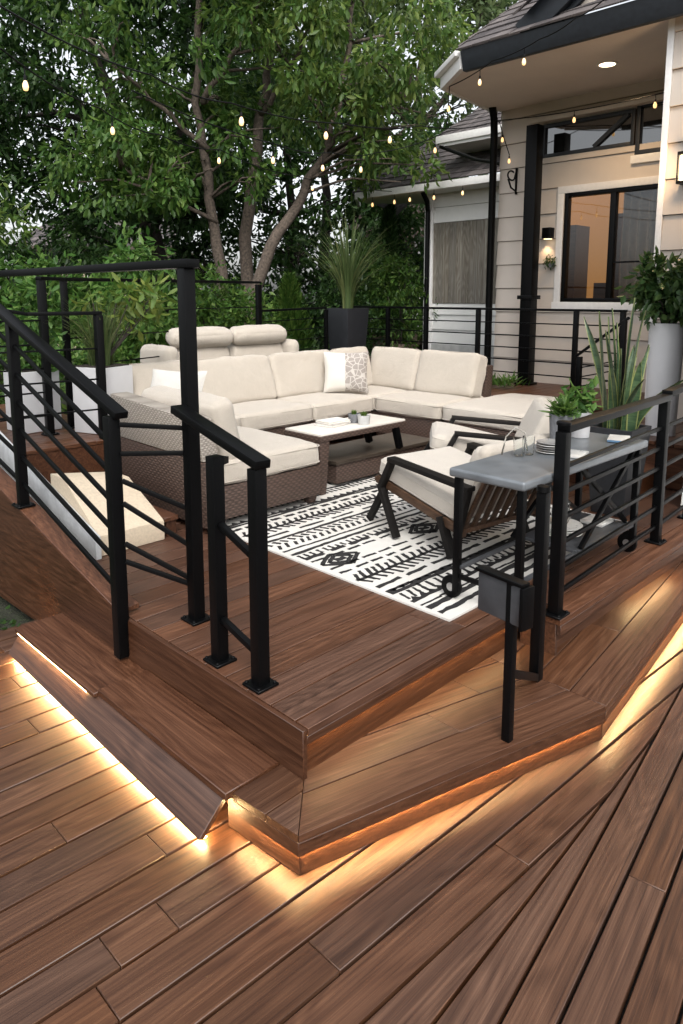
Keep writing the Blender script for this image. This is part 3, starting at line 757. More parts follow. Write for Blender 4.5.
# platform stair rail
t = thing('platform_railing', 'short black rail with square post between the white planter and sofa', 'railing', (2.74, 5.53, .75), RG)
post(t, 2.74, 5.53, .751, 1.77, .06, False)
hand(t, [(2.77, 5.53, 1.785), (2.2, 5.60, 1.785), (1.9, 5.64, 1.84)], .045, .028)
bars(t, [((2.72, 5.53, z), (1.9, 5.62, z)) for z in (1.0, 1.25, 1.5)], .014, .014)
# sloping cable fence to the dark planter
t = thing('sloped_railing', 'black cable railing sloping up towards the dark tall planter', 'railing', (6.5, 7.3, U), RG)
post(t, 7.30, 7.62, .752, 1.72, .05)
hand(t, [(5.76, 7.2, 1.73), (7.30, 7.62, 1.745)], .04, .028)
bars(t, [((5.76, 7.2, 1.73 - .14 * k), (7.28, 7.62, 1.745 - .14 * k)) for k in range(1, 6)], .012, .012)
# back railing
t = thing('back_railing', 'long black horizontal bar railing in front of the house wall', 'railing', (8.25, 5.5, .75), RG)
BP = [8.25, 7.25, 6.52, 5.62, 4.2, 3.62]
for y in BP: post(t, 8.25, y, .752, 1.73, .055)
hand(t, [(8.25, 8.28, 1.745), (8.25, 3.58, 1.745)], .05, .03)
bars(t, [((8.25, 8.25, z), (8.25, 3.62, z)) for z in (.92, 1.09, 1.25, 1.41, 1.57)], .014, .016)
t = thing('stair_handrail', 'short sloping black handrail on two posts below the big window', 'railing', (8.0, 3.9, .75), RG)
post(t, 7.95, 3.98, .752, 1.21, .055); post(t, 8.02, 3.50, .752, 1.64, .055)
hand(t, [(7.94, 4.02, 1.215), (8.03, 3.45, 1.68)], .05, .03)
bars(t, [((7.95, 3.97, z), (8.02, 3.51, z + .12)) for z in (.86, .97, 1.08)], .014, .014)

# ================================================================== RUG
def rug():
    x0, x1, y0, y1, zt_ = 2.69, 4.80, 1.95, 4.95, U + .012
    m = MB(); m.b2(x0, x1, y0, y1, U + .0015, zt_)
    zi0, zi1 = zt_ + .0003, zt_ + .0022; rd = random.Random(3)
    J = lambda s: rd.uniform(-s, s)
    def stroke(xa, ya, xb, yb, w):
        d = Vector((xb - xa, yb - ya)); 
        if d.length < 1e-4: return
        d.normalize(); w *= 1.4; n = Vector((-d.y, d.x)); k = 5; up, dn = [], []
        for i in range(k + 1):
            t = i / k; px, py = xa + (xb - xa) * t, ya + (yb - ya) * t; a, b = w * .5 * (1 + J(.35)), w * .5 * (1 + J(.35))
            px2 = min(max(px, x0 + .02), x1 - .02)
            up.append((px2 + n.x * a, py + n.y * a)); dn.append((px2 - n.x * b, py - n.y * b))
        for i in range(k): m.prism([up[i], dn[i], dn[i + 1], up[i + 1]], zi0, zi1, 1)
    def solid(y, w, xa=x0 + .03, xb=x1 - .03):
        x = xa
        while x < xb: l = rd.uniform(.15, .3); stroke(x, y + J(.004), min(x + l, xb), y + J(.004), w); x += l
    def dash(y, w, l, gp):
        x = x0 + .04
        while x < x1 - .06: ll = l * rd.uniform(.7, 1.2); stroke(x, y + J(.005), x + ll, y + J(.005), w); x += ll + gp * rd.uniform(.6, 1.3)
    def comb(y, h, step, w, lean=0, sgn=1):
        x = x0 + .05
        while x < x1 - .07: stroke(x, y, x + lean + J(.006), y + sgn * h * rd.uniform(.75, 1.1), w); x += step * rd.uniform(.85, 1.15)
    def feather(y, h):
        solid(y, .016); comb(y, h, .055, .016, .035, 1); comb(y, h, .055, .016, .035, -1)
    def teeth(y, h, w=.02, step=.07):
        x = x0 + .05
        while x < x1 - .1:
            m.prism([(x, y), (x + step * .8, y), (x + step * .4, y + h)], zi0, zi1, 1); x += step
        solid(y - .008, .018)
    def diamonds(y, r, step):
        x = x0 + .2
        while x < x1 - .2:
            for q in (1, .62): 
                for sx, sy in ((1, 1), (1, -1), (-1, 1), (-1, -1)): stroke(x + sx * r * 1.5 * q, y, x, y + sy * r * q, .02)
            stroke(x - .04, y, x + .04, y, .03); x += step
        dash(y + r * .8, .014, .12, .04); dash(y - r * .8, .014, .12, .04); 
    solid(2.03, .022); solid(2.11, .026); solid(2.15, .010)
    teeth(2.22, .035); comb(2.24, .10, .06, .014, .02); solid(2.35, .022); teeth(2.385, -.03)
    dash(2.46, .02, .2, .05)
    feather(2.60, .09); 
    dash(2.74, .015, .1, .04)
    diamonds(2.90, .10, .80)
    comb(3.05, .06, .05, .013); dash(3.04, .026, .16, .05)
    solid(3.15, .02); solid(3.22, .012)
    comb(3.27, .07, .06, .016, .03); comb(3.35, .06, .06, .016, -.03); solid(3.43, .02)
    dash(3.50, .016, .3, .08)
    feather(3.63, .075); dash(3.76, .024, .08, .04); solid(3.83, .02)
    teeth(3.87, .04); comb(3.98, .08, .05, .015); solid(4.08, .024)
    for k, y in enumerate((4.16, 4.26, 4.36, 4.46, 4.58, 4.70, 4.82)):
        (dash(y, .02, .15, .05) if k % 2 else comb(y, .06, .05, .014, .02))
    o = m.build('area_rug', [M['rug'], M['rug_ink']])
    tag(o, 'ivory rug with black hand-drawn tribal stripes lying under the chairs', 'rug')
rug()

# ================================================================== SECTIONAL SOFA
sf = thing('sectional_sofa', 'large U-shaped brown wicker sectional sofa with cream cushions', 'sofa', (4.6, 4.9, U))
ZB0, ZB1, ZS = U + .075, .665, .835
def wbase(x0, x1, y0, y1, m='wicker'):
    b = MB(); b.b2(x0, x1, y0, y1, ZB0, ZB1); return b.build('wicker_base', M[m], sf, bevel=.012)
wbase(2.66, 3.62, 3.84, 5.16); wbase(3.02, 5.72, 5.24, 6.12); wbase(5.76, 6.66, 4.34, 6.10); wbase(5.76, 7.05, 3.42, 4.32)
for (x, y) in ((3.56, 3.90), (2.72, 3.90), (3.1, 6.05), (5.82, 3.48), (6.98, 3.48), (6.6, 6.04), (2.74, 5.1), (4.4, 5.3), (5.82, 5.20)):
    b = MB(); b.hull([(x - .028, y - .028, U + .012), (x + .028, y - .028, U + .012), (x + .028, y + .028, U + .012), (x - .028, y + .028, U + .012), (x - .042, y - .042, ZB0), (x + .042, y - .042, ZB0), (x + .042, y + .042, ZB0), (x - .042, y + .042, ZB0)])
    b.build('leg', M['wicker'], sf, bevel=.004)
# side back on the left, pale wicker outer face above dark base
b = MB(); b.hull([(2.57, 3.80, U + .05), (2.70, 3.83, U + .05), (2.70, 4.95, U + .05), (2.57, 4.95, U + .05), (2.55, 3.80, .86), (2.70, 3.83, .86), (2.70, 4.95, .88), (2.55, 4.95, .88)])
b.build('side_panel', M['wicker'], sf, bevel=.012)
b = MB(); b.hull([(2.55, 3.805, .862), (2.70, 3.835, .862), (2.70, 4.95, .882), (2.55, 4.95, .882), (2.51, 3.83, 1.14), (2.66, 3.85, 1.14), (2.66, 4.95, 1.21), (2.51, 4.95, 1.21)])
b.build('side_back', M['wicker_pale'], sf, bevel=.02)
b = MB(); b.hull([(3.02, 6.02, ZB1), (6.66, 6.02, ZB1), (6.66, 6.16, ZB1), (3.02, 6.16, ZB1), (3.02, 6.08, 1.17), (6.66, 6.08, 1.17), (6.66, 6.20, 1.17), (3.02, 6.20, 1.17)])
b.build('back_panel', M['wicker'], sf, bevel=.015)
b = MB(); b.hull([(6.55, 4.36, ZB1), (6.68, 4.36, ZB1), (6.68, 6.12, ZB1), (6.55, 6.12, ZB1), (6.60, 4.36, 1.17), (6.72, 4.36, 1.17), (6.72, 6.12, 1.17), (6.60, 6.12, 1.17)])
b.build('right_back_panel', M['wicker'], sf, bevel=.015)
zc_ = (ZB1 + ZS) / 2 + .004; hh = ZS - ZB1
put_cushion('seat_cushion', sf, M['cream'], (.90, 1.30, hh), mt((3.165, 4.48, zc_)), 1)
for k, (xa, xb) in enumerate(((3.03, 3.92), (3.93, 4.82), (4.83, 5.71))):
    put_cushion('seat_cushion', sf, M['cream'], (xb - xa, .84, hh), mt(((xa + xb) / 2, 5.63, zc_)), 2 + k)
put_cushion('seat_cushion', sf, M['cream'], (.86, .86, hh), mt((6.16, 5.67, zc_)), 6)
put_cushion('seat_cushion', sf, M['cream'], (.86, .87, hh), mt((6.16, 4.79, zc_)), 7)
put_cushion('seat_cushion', sf, M['cream2'], (1.30, .92, hh), mt((6.40, 3.87, zc_)), 8)
for k, (xa, xb) in enumerate(((3.05, 3.90), (3.92, 4.82), (4.84, 5.72), (5.74, 6.35))):
    put_cushion('back_cushion', sf, M['cream'], (xb - xa, .48, .20), mt(((xa + xb) / 2, 5.93, 1.055), rx=R(74)), 11 + k, r=.045, puff=.024, pipe=True, wr=.010)
for k, (ya, yb) in enumerate(((5.17, 5.90), (4.36, 5.15))):
    put_cushion('back_cushion', sf, M['cream'], (.48, yb - ya, .20), mt((6.46, (ya + yb) / 2, 1.055), ry=R(-74)), 16 + k, r=.045, puff=.024, pipe=True, wr=.010)
put_cushion('back_cushion', sf, M['cream'], (.46, .98, .17), mt((2.80, 4.34, 1.02), ry=R(76)), 19, r=.06, puff=.03, pipe=False, wr=.010)
# throw pillows
o = pillow(.50, .46, .17, seed=3).build('throw_pillow', M['print'], smooth='all'); o.matrix_world = mt((5.62, 5.55, 1.085), rx=R(-14), rz=R(-45)); tag(o, 'square throw pillow with grey printed half in the sofa corner', 'pillow')
o = pillow(.48, .40, .16, seed=5).build('throw_pillow', M['white_fab'], smooth='all'); o.matrix_world = mt((2.98, 4.80, 1.17), rx=R(-24), rz=R(-62)); tag(o, 'plain white throw pillow slumped at the left end of the sofa', 'pillow')

# headrest lounge behind
lg = thing('headrest_lounge', 'high cream lounge sofa with two rolled headrests behind the sectional', 'sofa', (4.75, 6.75, U))
b = MB(); b.b2(3.95, 5.62, 6.36, 7.10, U + .05, .82); b.build('body', M['whitebox'], lg, bevel=.03)
for k, xa in enumerate((4.05, 4.84)):
    put_cushion('back_cushion', lg, M['cream'], (.77, .56, .20), mt((xa + .385, 6.64, 1.10), rx=R(80)), 31 + k, r=.08, puff=.03, pipe=False)
    put_cushion('headrest', lg, M['cream'], (.78, .23, .17), mt((xa + .385, 6.60, 1.475), rx=R(20)), 35 + k, r=.08, puff=.02, pipe=False)
    put_cushion('seat_cushion', lg, M['cream'], (.77, .5, .16), mt((xa + .385, 6.62, .90)), 38 + k)
for xa in (3.99, 5.66):
    put_cushion('armrest', lg, M['cream'], (.16, .60, .46), mt((xa, 6.72, 1.05 + .12)), 41, r=.075, puff=.01, pipe=False)

# ================================================================== COFFEE TABLE
ct = thing('coffee_table', 'brown wicker coffee table with pale lift-up top in front of the sofa', 'coffee table', (4.4, 4.25, U))
b = MB(); b.b2(3.74, 4.76, 3.97, 4.39, .842, .858); b.build('top', M['tabletop'], ct, bevel=.003)
b = MB(); b.b2(3.73, 4.77, 3.96, 4.40, .800, .841); b.build('top_frame', M['wicker'], ct, bevel=.004)
for y in (4.0, 4.36):
    b = MB(); b.hull([(3.74, y - .03, U + .013), (3.80, y - .03, U + .013), (3.80, y + .03, U + .013), (3.74, y + .03, U + .013), (3.735, y - .03, .80), (3.84, y - .03, .80), (3.84, y + .03, .80), (3.735, y + .03, .80)]); b.build('leg', M['wicker'], ct, bevel=.004)
    b = MB(); b.bar((4.66, y, .80), (4.72, y, .605), .05, .05); b.build('lift_arm', M['black'], ct, bevel=.003)
b = MB(); b.b2(4.02, 5.28, 4.08, 4.56, U + .03, .555); b.build('base_box', M['wicker'], ct, bevel=.008)
b = MB(); b.b2(4.0, 5.33, 4.06, 4.58, .556, .585); b.build('shelf', M['shelf'], ct, bevel=.004)
for y in (4.1, 4.52):
    b = MB(); b.bar((5.25, y, .56), (5.31, y, U + .013), .05, .04); b.build('foot', M['black'], ct)
# books and pots on it
bk = thing('book_stack', 'two pale closed books stacked on the coffee table', 'books', (4.12, 4.24, .86))
for k, (w, d, h, a) in enumerate(((.26, .19, .022, 10), (.24, .17, .018, -4))):
    z = .8595 + k * .0235; b = MB(); b.box((4.12, 4.22, z + h / 2), (w - .008, d - .008, h - .006), R(a)); pg = b.build('pages', M['paper'], bk)
    b = MB(); b.box((4.12, 4.22, z + .0015), (w, d, .003), R(a)); b.box((4.12, 4.22, z + h - .0015), (w, d, .003), R(a)); b.build('cover', M['bookcover'] if k == 0 else M['paper'], bk)
def pot_plant(name, label, loc, r, h, potm, kind, seed, ph=.1, group=None, cat='potted plant'):
    t = thing(name, label, cat, loc, group); x, y, z = loc
    b = MB(); b.lathe([(0, .001), (r * .86, .001), (r, h), (r * .88, h), (r * .86, h * .86), (0, h * .86)], loc, 24); b.build('pot', potm, t, smooth=True)
    rg = np.random.default_rng(seed)
    if kind == 'leafy':
        cl = [(x + rg.normal() * r * .6, y + rg.normal() * r * .6, z + h + rg.uniform(.2, 1) * ph, r * .62) for _ in range(14)]
        V, Q = clump_leaves(cl, 26 / (r * r) * .62, ph * .42, ph * .24, .1, .8); np_mesh('leaves', V, Q, M['leaf_shrub'], t)
    elif kind == 'rosette':
        Cs, Ds = [], []
        for q in range(7):
            cx, cy = x + rg.normal() * r * .45, y + rg.normal() * r * .45
            for j in range(26):
                a = rg.uniform(0, 2 * PI); e = rg.uniform(.1, 1.3); Cs.append((cx, cy, z + h * .9 + rg.uniform(0, ph * .5))); Ds.append((math.cos(a) * math.cos(e), math.sin(a) * math.cos(e), math.sin(e)))
        V, Q = leaf_mesh(np.array(Cs), np.array(Ds), ph * .75, ph * .16); np_mesh('leaves', V, Q, M['leaf_mid'], t)
    else:
        grass_blades((x, y, z + h * .86), 90, ph, ph * .5, .006, seed, r * .5).build('leaves', M['leaf_light'], t)
    return t
pot_plant('small_pot', 'small grey pot of green grass nearer the middle of the coffee table', (4.32, 4.17, .8595), .052, .075, M['conc'], 'grass', 3, .05, 'pots on the coffee table')
pot_plant('small_pot', 'small pale pot of green grass at the right on the coffee table', (4.32, 4.055, .8595), .055, .075, M['concrete_pale'], 'grass', 4, .05, 'pots on the coffee table')

# ================================================================== ARMCHAIRS (local, facing +Y)
def armchair(label, loc, rz):
    c = thing('armchair', label, 'armchair', loc, 'slatted lounge armchairs on the rug', rz, local=True)
    w = .39
    for s in (-1, 1):
        b = MB(); x = s * w
        b.bar((x, -.44, .50), (x, .30, .555), .075, .032); b.build('armrest', M['blackwood'], c, bevel=.006)
        b = MB(); b.bar((x, .28, .55), (x, .40, .33), .04, .05, (1, 0, 0)); b.bar((x, .40, .345), (x, .23, .012), .04, .048, (1, 0, 0)); b.build('leg', M['blackwood'], c, bevel=.005)
        b = MB(); b.bar((x * .93, -.16, .26), (x * .93, -.13 - .14, .012), .04, .06, (1, 0, 0)); b.build('leg', M['blackwood'], c, bevel=.005)
        b = MB(); b.bar((x, -.42, .50), (x, -.34, .20), .036, .045, (1, 0, 0)); b.build('rear_upright', M['blackwood'], c, bevel=.004)
        b = MB(); b.bar((x * .9, -.36, .195), (x * .9, .48, .375), .035, .055); b.build('side_rail', M['chairwood'], c, bevel=.004)
    b = MB(); b.bar((-.25, .47, .36), (-.27, .66, .03), .05, .035, (1, 0, 0)); b.bar((-.27, .66, .03), (-.27, .67, .012), .05, .035, (1, 0, 0)); b.build('front_foot', M['blackwood'], c, bevel=.004)
    b = MB(); b.bar((.25, .47, .36), (.27, .66, .03), .05, .035, (1, 0, 0)); b.build('front_foot', M['blackwood'], c, bevel=.004)
    for p_ in ((.47, .375), (-.33, .205)): b = MB(); b.bar((-.37, *p_), (.37, *p_), .05, .03); b.build('cross_rail', M['chairwood'], c, bevel=.004)
    # slatted reclined back
    b = MB()
    for k in range(9):
        x = -.34 + k * .085; b.bar((x, -.335, .21), (x, -.535, .62), .022, .034, (1, 0, 0))
    b.build('slats', M['chairwood'], c, bevel=.003)
    b = MB(); b.bar((-.38, -.537, .62), (.38, -.537, .62), .035, .05); b.build('top_rail', M['chairwood'], c, bevel=.004)
    put_cushion('seat_cushion', c, M['cream2'], (.70, .78, .14), mt((0, .10, .385), rx=R(12)), 51, r=.05, puff=.018)
    put_cushion('back_cushion', c, M['cream2'], (.72, .42, .12), mt((0, -.40, .55), rx=R(115)), 52, r=.045, puff=.015, wr=.008)
    put_cushion('head_cushion', c, M['cream'], (.72, .20, .11), mt((0, -.475, .665), rx=R(100)), 53, r=.05, puff=.012, wr=.010, pipe=False)
    return c
ac = armchair('front dark-framed lounge armchair with cream cushions, beside the bar cart', (3.72, 2.62, U + .012), R(-8))
ac.scale = (.94, .94, .94)
dup(ac, (4.88, 3.20, U + .002), R(38), 'rear lounge armchair half hidden behind the front one, near the chaise')

# ================================================================== BAR CART
bc = thing('bar_cart', 'grey topped black metal bar cart on wheels behind the railing', 'bar cart', (3.55, 1.87, U))
cx0, cx1, cy0, cy1, cz = 2.86, 4.26, 1.67, 2.10, 1.075
b = MB(); b.b2(cx0, cx1, cy0, cy1, cz - .045, cz); b.build('top', M['zinc'], bc, bevel=.014, seg=3)
for (x, y) in ((cx0 + .05, cy0 + .04), (cx0 + .05, cy1 - .03), (cx1 - .05, cy0 + .04), (cx1 - .05, cy1 - .03)):
    b = MB(); b.bar((x, y, U + .055), (x, y, cz - .046), .035, .035); b.build('leg', M['black'], bc, bevel=.003)
    wl = MB()
    wl.tube([(x - .012, y + .03, U + .0745), (x + .012, y + .03, U + .0745)], .060, 20); w_ = wl.build('wheel', M['black'], bc, bevel=.006)
    hb = MB(); hb.tube([(x - .016, y + .03, U + .0745), (x + .016, y + .03, U + .0745)], .022, 14); h_ = hb.build('hub', M['steel'], bc); h_.parent = w_
b = MB(); b.b2(3.52, cx1 - .06, cy0 + .03, cy1 - .03, U + .185, U + .205); b.bar((cx0 + .05, cy0 + .06, U + .19), (3.52, cy0 + .06, U + .19), .02, .02); b.bar((cx0 + .05, cy1 - .05, U + .19), (3.52, cy1 - .05, U + .19), .02, .02); b.build('lower_shelf', M['greypanel'], bc, bevel=.004)
b = MB()
b.bar((3.45, cy1 - .02, U + .21), (4.19, cy1 - .02, cz - .05), .022, .022); b.bar((3.45, cy1 - .045, cz - .05), (4.19, cy1 - .045, U + .21), .022, .022); b.bar((3.55, cy0 + .05, U + .21), (4.19, cy0 + .05, cz - .05), .022, .026); b.bar((3.55, cy0 + .08, cz - .05), (4.19, cy0 + .08, U + .21), .022, .026); b.build('brace', M['black'], bc, bevel=.002)
b = MB(); b.bar((cx0 + .05, cy0 + .06, .50), (cx0 + .05, cy1 - .05, .50), .022, .022); b.bar((cx1 - .05, cy0 + .06, .50), (cx1 - .05, cy1 - .05, .50), .022, .022); b.build('end_rail', M['black'], bc, bevel=.002)
zt_ = cz + .001
pot_plant('potted_succulent', 'grey concrete pot with bushy green succulent on the bar cart', (3.84, 2.02, zt_), .068, .165, M['conc'], 'rosette', 5, .12, 'potted plants on the bar cart')
pot_plant('potted_herb', 'white pot of leafy bright green herb on the bar cart', (4.06, 2.01, zt_), .066, .155, M['whitepot'], 'leafy', 6, .15, 'potted plants on the bar cart')
for k, (x, y) in enumerate(((3.33, 1.985), (3.40, 1.97))):
    b = MB(); b.lathe([(0, .001), (.027, .001), (.033, .10), (.0305, .10), (.025, .006), (0, .006)], (x, y, zt_), 24)
    o = b.build('drinking_glass', M['cup'], smooth=True); tag(o, ('clear drinking glass at the left of the pair on the bar cart', 'clear drinking glass next to the stacked plates on the bar cart')[k], 'glass', 'glasses on the bar cart')
t = thing('plate_stack', 'stack of small dark and pale plates on the bar cart top', 'plates', (3.53, 1.93, zt_))
for k in range(5):
    b = MB(); z = zt_ + k * .0125; b.lathe([(0, .001), (.05, .001), (.078, .010), (.077, .0122), (.048, .004), (0, .004)], (3.53, 1.91, z), 30)
    b.build('plate', M['plate' if k in (1, 2, 4) else 'plate_white'], t, smooth=True)
o = MB().box((3.56, 1.79, zt_ + .007), (.17, .12, .012), R(12)).build('napkin', M['plate_white'], bevel=.003); tag(o, 'folded pale napkin beside the plates on the bar cart', 'napkin')
t = thing('notebook', 'thin blue-grey notebook lying at the far end of the bar cart', 'notebook', (4.14, 1.80, zt_))
MB().box((4.12, 1.79, zt_ + .008), (.18, .12, .012), R(20)).build('cover', M['bluecover'], t, bevel=.002)
MB().box((4.12, 1.79, zt_ + .0155), (.176, .116, .002), R(20)).build('pages', M['paper'], t)
o = MB().tube([(3.28, 2.06, zt_ + .004), (3.30, 2.05, zt_ + .10), (3.34, 2.02, zt_ + .15), (3.385, 1.985, zt_ + .12), (3.39, 1.97, zt_ + .02)], .004, 8).build('bent_straw', M['cup'], smooth='all'); tag(o, 'curved clear straw arching over the glasses on the bar cart', 'straw')
zs = U + .206
t = thing('serving_plates', 'stack of white serving plates on the lower shelf of bar cart', 'plates', (3.72, 1.95, zs))
for k in range(4):
    b = MB(); b.lathe([(0, .001), (.08, .001), (.125, .014), (.123, .0165), (.078, .005), (0, .005)], (3.72, 1.93, zs + k * .014), 32); b.build('plate', M['plate_white'], t, smooth=True)
b = MB(); b.lathe([(0, .001), (.04, .001), (.06, .05), (.045, .10), (.05, .12), (.045, .12), (.04, .10), (.0, .02)], (3.72, 1.93, zs + .062), 24); o = b.build('glass_jar', M['cup'], smooth=True); tag(o, 'clear glass jar standing on the plates of the lower cart shelf', 'jar')
o = MB().b2(3.98, 4.14, 1.80, 1.94, zs + .001, zs + .02).build('napkin', M['plate_white'], bevel=.004); tag(o, 'folded white napkin on the right end of the lower cart shelf', 'napkin')

# ================================================================== PLANTERS
def square_planter(name, label, x, y, z0, z1, wb, wt, m, group='planters', cat='planter'):
    t = thing(name, label, cat, (x, y, z0), group)
    b = MB(); a, c = wb / 2, wt / 2; i = c - .025
    b.add([(x - a, y - a, z0), (x + a, y - a, z0), (x + a, y + a, z0), (x - a, y + a, z0), (x - c, y - c, z1), (x + c, y - c, z1), (x + c, y + c, z1), (x - c, y + c, z1),
           (x - i, y - i, z1), (x + i, y - i, z1), (x + i, y + i, z1), (x - i, y + i, z1), (x - i, y - i, z1 - .06), (x + i, y - i, z1 - .06), (x + i, y + i, z1 - .06), (x - i, y + i, z1 - .06)],
          [(3, 2, 1, 0), (0, 1, 5, 4), (1, 2, 6, 5), (2, 3, 7, 6), (3, 0, 4, 7), (4, 5, 9, 8), (5, 6, 10, 9), (6, 7, 11, 10), (7, 4, 8, 11), (8, 9, 13, 12), (9, 10, 14, 13), (10, 11, 15, 14), (11, 8, 12, 15)])
    b.build('pot', m, t, bevel=.005)
    b = MB(); b.b2(x - i, x + i, y - i, y + i, z1 - .075, z1 - .045); b.build('soil', M['soil'], t)
    return t
# snake plant
t = square_planter('snake_plant', 'spiky upright snake plant in a tapered tall black planter', 5.0, 2.18, U + .002, 1.00, .24, .34, M['blackpot'], None, 'potted plant')
rd = random.Random(5)
for k in range(17):
    a = rd.uniform(0, 2 * PI); rr = rd.uniform(.02, .12); h = rd.uniform(.42, .98); lean = rd.uniform(.04, .34) * (1.3 if h < .5 else .8); w = rd.uniform(.062, .085)
    fa = rd.uniform(0, PI); bx, by = 5.0 + math.cos(a) * rr, 2.18 + math.sin(a) * rr; vs, fs, m_ = [], [], 12
    for q in range(m_):
        tt = q / (m_ - 1); ww = w * (.75 + .5 * tt) * (1 - tt ** 3.5) * .5 + .001; ox = lean * tt ** 1.7; tw = fa + .5 * tt
        px, py, pz = bx + math.cos(a) * ox, by + math.sin(a) * ox, .965 + h * tt
        for u_, off in ((-1, 0), (-.5, -.006), (0, -.010), (.5, -.006), (1, 0)): vs.append((px + math.cos(tw) * ww * u_ - math.sin(tw) * off, py + math.sin(tw) * ww * u_ + math.cos(tw) * off, pz))
    for q in range(m_ - 1):
        for j in range(4): fs.append((q * 5 + j, q * 5 + j + 1, q * 5 + j + 6, q * 5 + j + 5))
    b = MB(); b.add(vs, fs); o = b.build('leaf_blade', M['snake'], t, smooth='all')
    uvl = o.data.uv_layers.new(name='UVMap')
    for lp in o.data.loops: uvl.data[lp.index].uv = ((lp.vertex_index % 5) / 4, (lp.vertex_index // 5) / (m_ - 1))
# white tall round planter with ficus
px, py = 6.20, 2.34
t = thing('ficus_planter', 'dark leafy ficus bush in a tall white round planter', 'potted plant', (px, py, .752))
b = MB(); b.lathe([(0, 0), (.120, 0), (.142, .93), (.135, .945), (.125, .945), (.12, .87), (0, .87)], (px, py, .752), 40); b.build('pot', M['whitepot'], t, smooth=True)
b = MB()
cl = frblob((px + py) / math.sqrt(2), (px - py) / math.sqrt(2) + .04, 2.00, .26, .24, .22, 46, .08, .13, .2)
for c in cl[::2]:
    p, rs = limb([(px + random.uniform(-.05, .05), py + random.uniform(-.05, .05), 1.60), ((px + c[0]) / 2, (py + c[1]) / 2, 1.78), c[:3]], .012, .004, wob=.012); b.tube(p, rs, 5)
b.build('stems', M['bark_dark'], t, smooth='all')
V, Q = clump_leaves(cl, 1500, .10, .042, .25, .9); np_mesh('leaves', V, Q, M['leaf_gloss'], t)
# left white planters
def box_planter(label, x, y, z0, z1, w, rz, kind, seed):
    t = thing('white_planter', label, 'potted plant', (x, y, z0), 'white planters on the raised deck')
    b = MB(); b.box((x, y, (z0 + z1) / 2), (w, w, z1 - z0), rz); b.build('pot', M['whitepot'], t, bevel=.012)
    b = MB(); b.box((x, y, z1 + .004), (w - .04, w - .04, .01), rz); b.build('soil', M['soil'], t)
    if kind == 'grass':
        grass_blades((x, y, z1), 170, .75, .42, .012, seed, .12).build('grass_blades', M['blade'], t)
    if kind in ('croton', 'grass'):
        cl = [(x + .16 + rng.normal() * .12, y - .10 + rng.normal() * .1, z1 + rng.uniform(.45, .62), .12) for _ in range(10)]
        b = MB()
        for c in cl: b.tube([(x, y, z1), c[:3]], .006, 5)
        b.build('stems', M['bark_dark'], t)
        V, Q = clump_leaves(cl, 900, .13, .045, .2, .8); np_mesh('yellow_leaves', V, Q, M['leaf_yel'], t)
    else:
        cl = blob(x, y, z1 + .25, .22, .22, .25, 16, .08, .14)
        V, Q = clump_leaves(cl, 1400, .09, .035, .2, .8); np_mesh('leaves', V, Q, M['leaf_shrub'], t)
    return t
box_planter('white square planter with arching grass and yellow-green croton leaves', 3.32, 6.62, .752, 1.30, .42, R(45), 'grass', 8) if False else None
box_planter('white square planter with arching grass and yellow-green croton leaves', 2.92, 5.86, .752, 1.32, .36, R(20), 'grass', 8)
box_planter('smaller white planter with low green leaves behind the black posts', 2.50, 6.35, .752, 1.28, .34, R(5), 'leafy', 9)
# dark tall planter with ornamental grass
t = square_planter('grass_planter', 'tall charcoal planter with a fountain of ornamental grass behind the sofa corner', 7.75, 7.62, .752, 1.735, .34, .46, M['blackpot'], None, 'potted plant')
grass_blades((7.75, 7.62, 1.69), 150, 1.65, 1.0, .022, 17, .10).build('grass_blades', M['blade'], t)
# little plant on the platform
t = thing('low_plant', 'small spiky low plant at the foot of the black house column', 'plant', (7.9, 4.95, .75))
Cs = np.array([(7.9 + rng.normal() * .12, 5.05 + rng.normal() * .16, .77 + abs(rng.normal()) * .03) for _ in range(160)]); Dd = rng.normal(size=(160, 3)); Dd[:, 2] = np.abs(Dd[:, 2]) + .4
V, Q = leaf_mesh(Cs, Dd, .17, .028); np_mesh('leaves', V, Q, M['leaf_mid'], t)

# right raised platform and steps
pr = MB()
for k in range(0, 45):
    y0 = 1.95 + .146 * k
    xa = 5.86 if y0 + .146 < 3.35 else 7.26
    if y0 > 8.3: break
    for a_, b_ in zip(*(lambda c: (c[:-1], c[1:]))(cuts(xa, 8.78, .9, 1.9))): pr.b2(a_ + .001, b_, y0 + GAP, y0 + .146, .72, .75)
po = struct(pr.build('back_deck_floor', M['wood_up'], bevel=.0025, seg=1))
r_ = MB(); r_.b2(5.885, 5.905, 1.96, 3.34, .37, .718); r_.b2(5.905, 7.27, 3.32, 3.34, .37, .718); r_.b2(7.28, 7.30, 3.34, 8.4, .37, .718); r_.build('riser', M['wood_upy'], po, bevel=.002, seg=1)
t = thing('entry_step', 'low wooden step below the raised deck beside the snake plant', 'step', (5.68, 2.6, U))
x = MB(); x.b2(5.50, 5.882, 2.20, 3.25, .525, .555); x.build('tread', M['wood_upy'], t, bevel=.003, seg=1)
x = MB(); x.b2(5.53, 5.55, 2.22, 3.23, U + .002, .523); x.b2(5.551, 5.88, 2.22, 2.24, U + .002, .523); x.build('riser', M['wood_fy'], t, bevel=.002, seg=1)

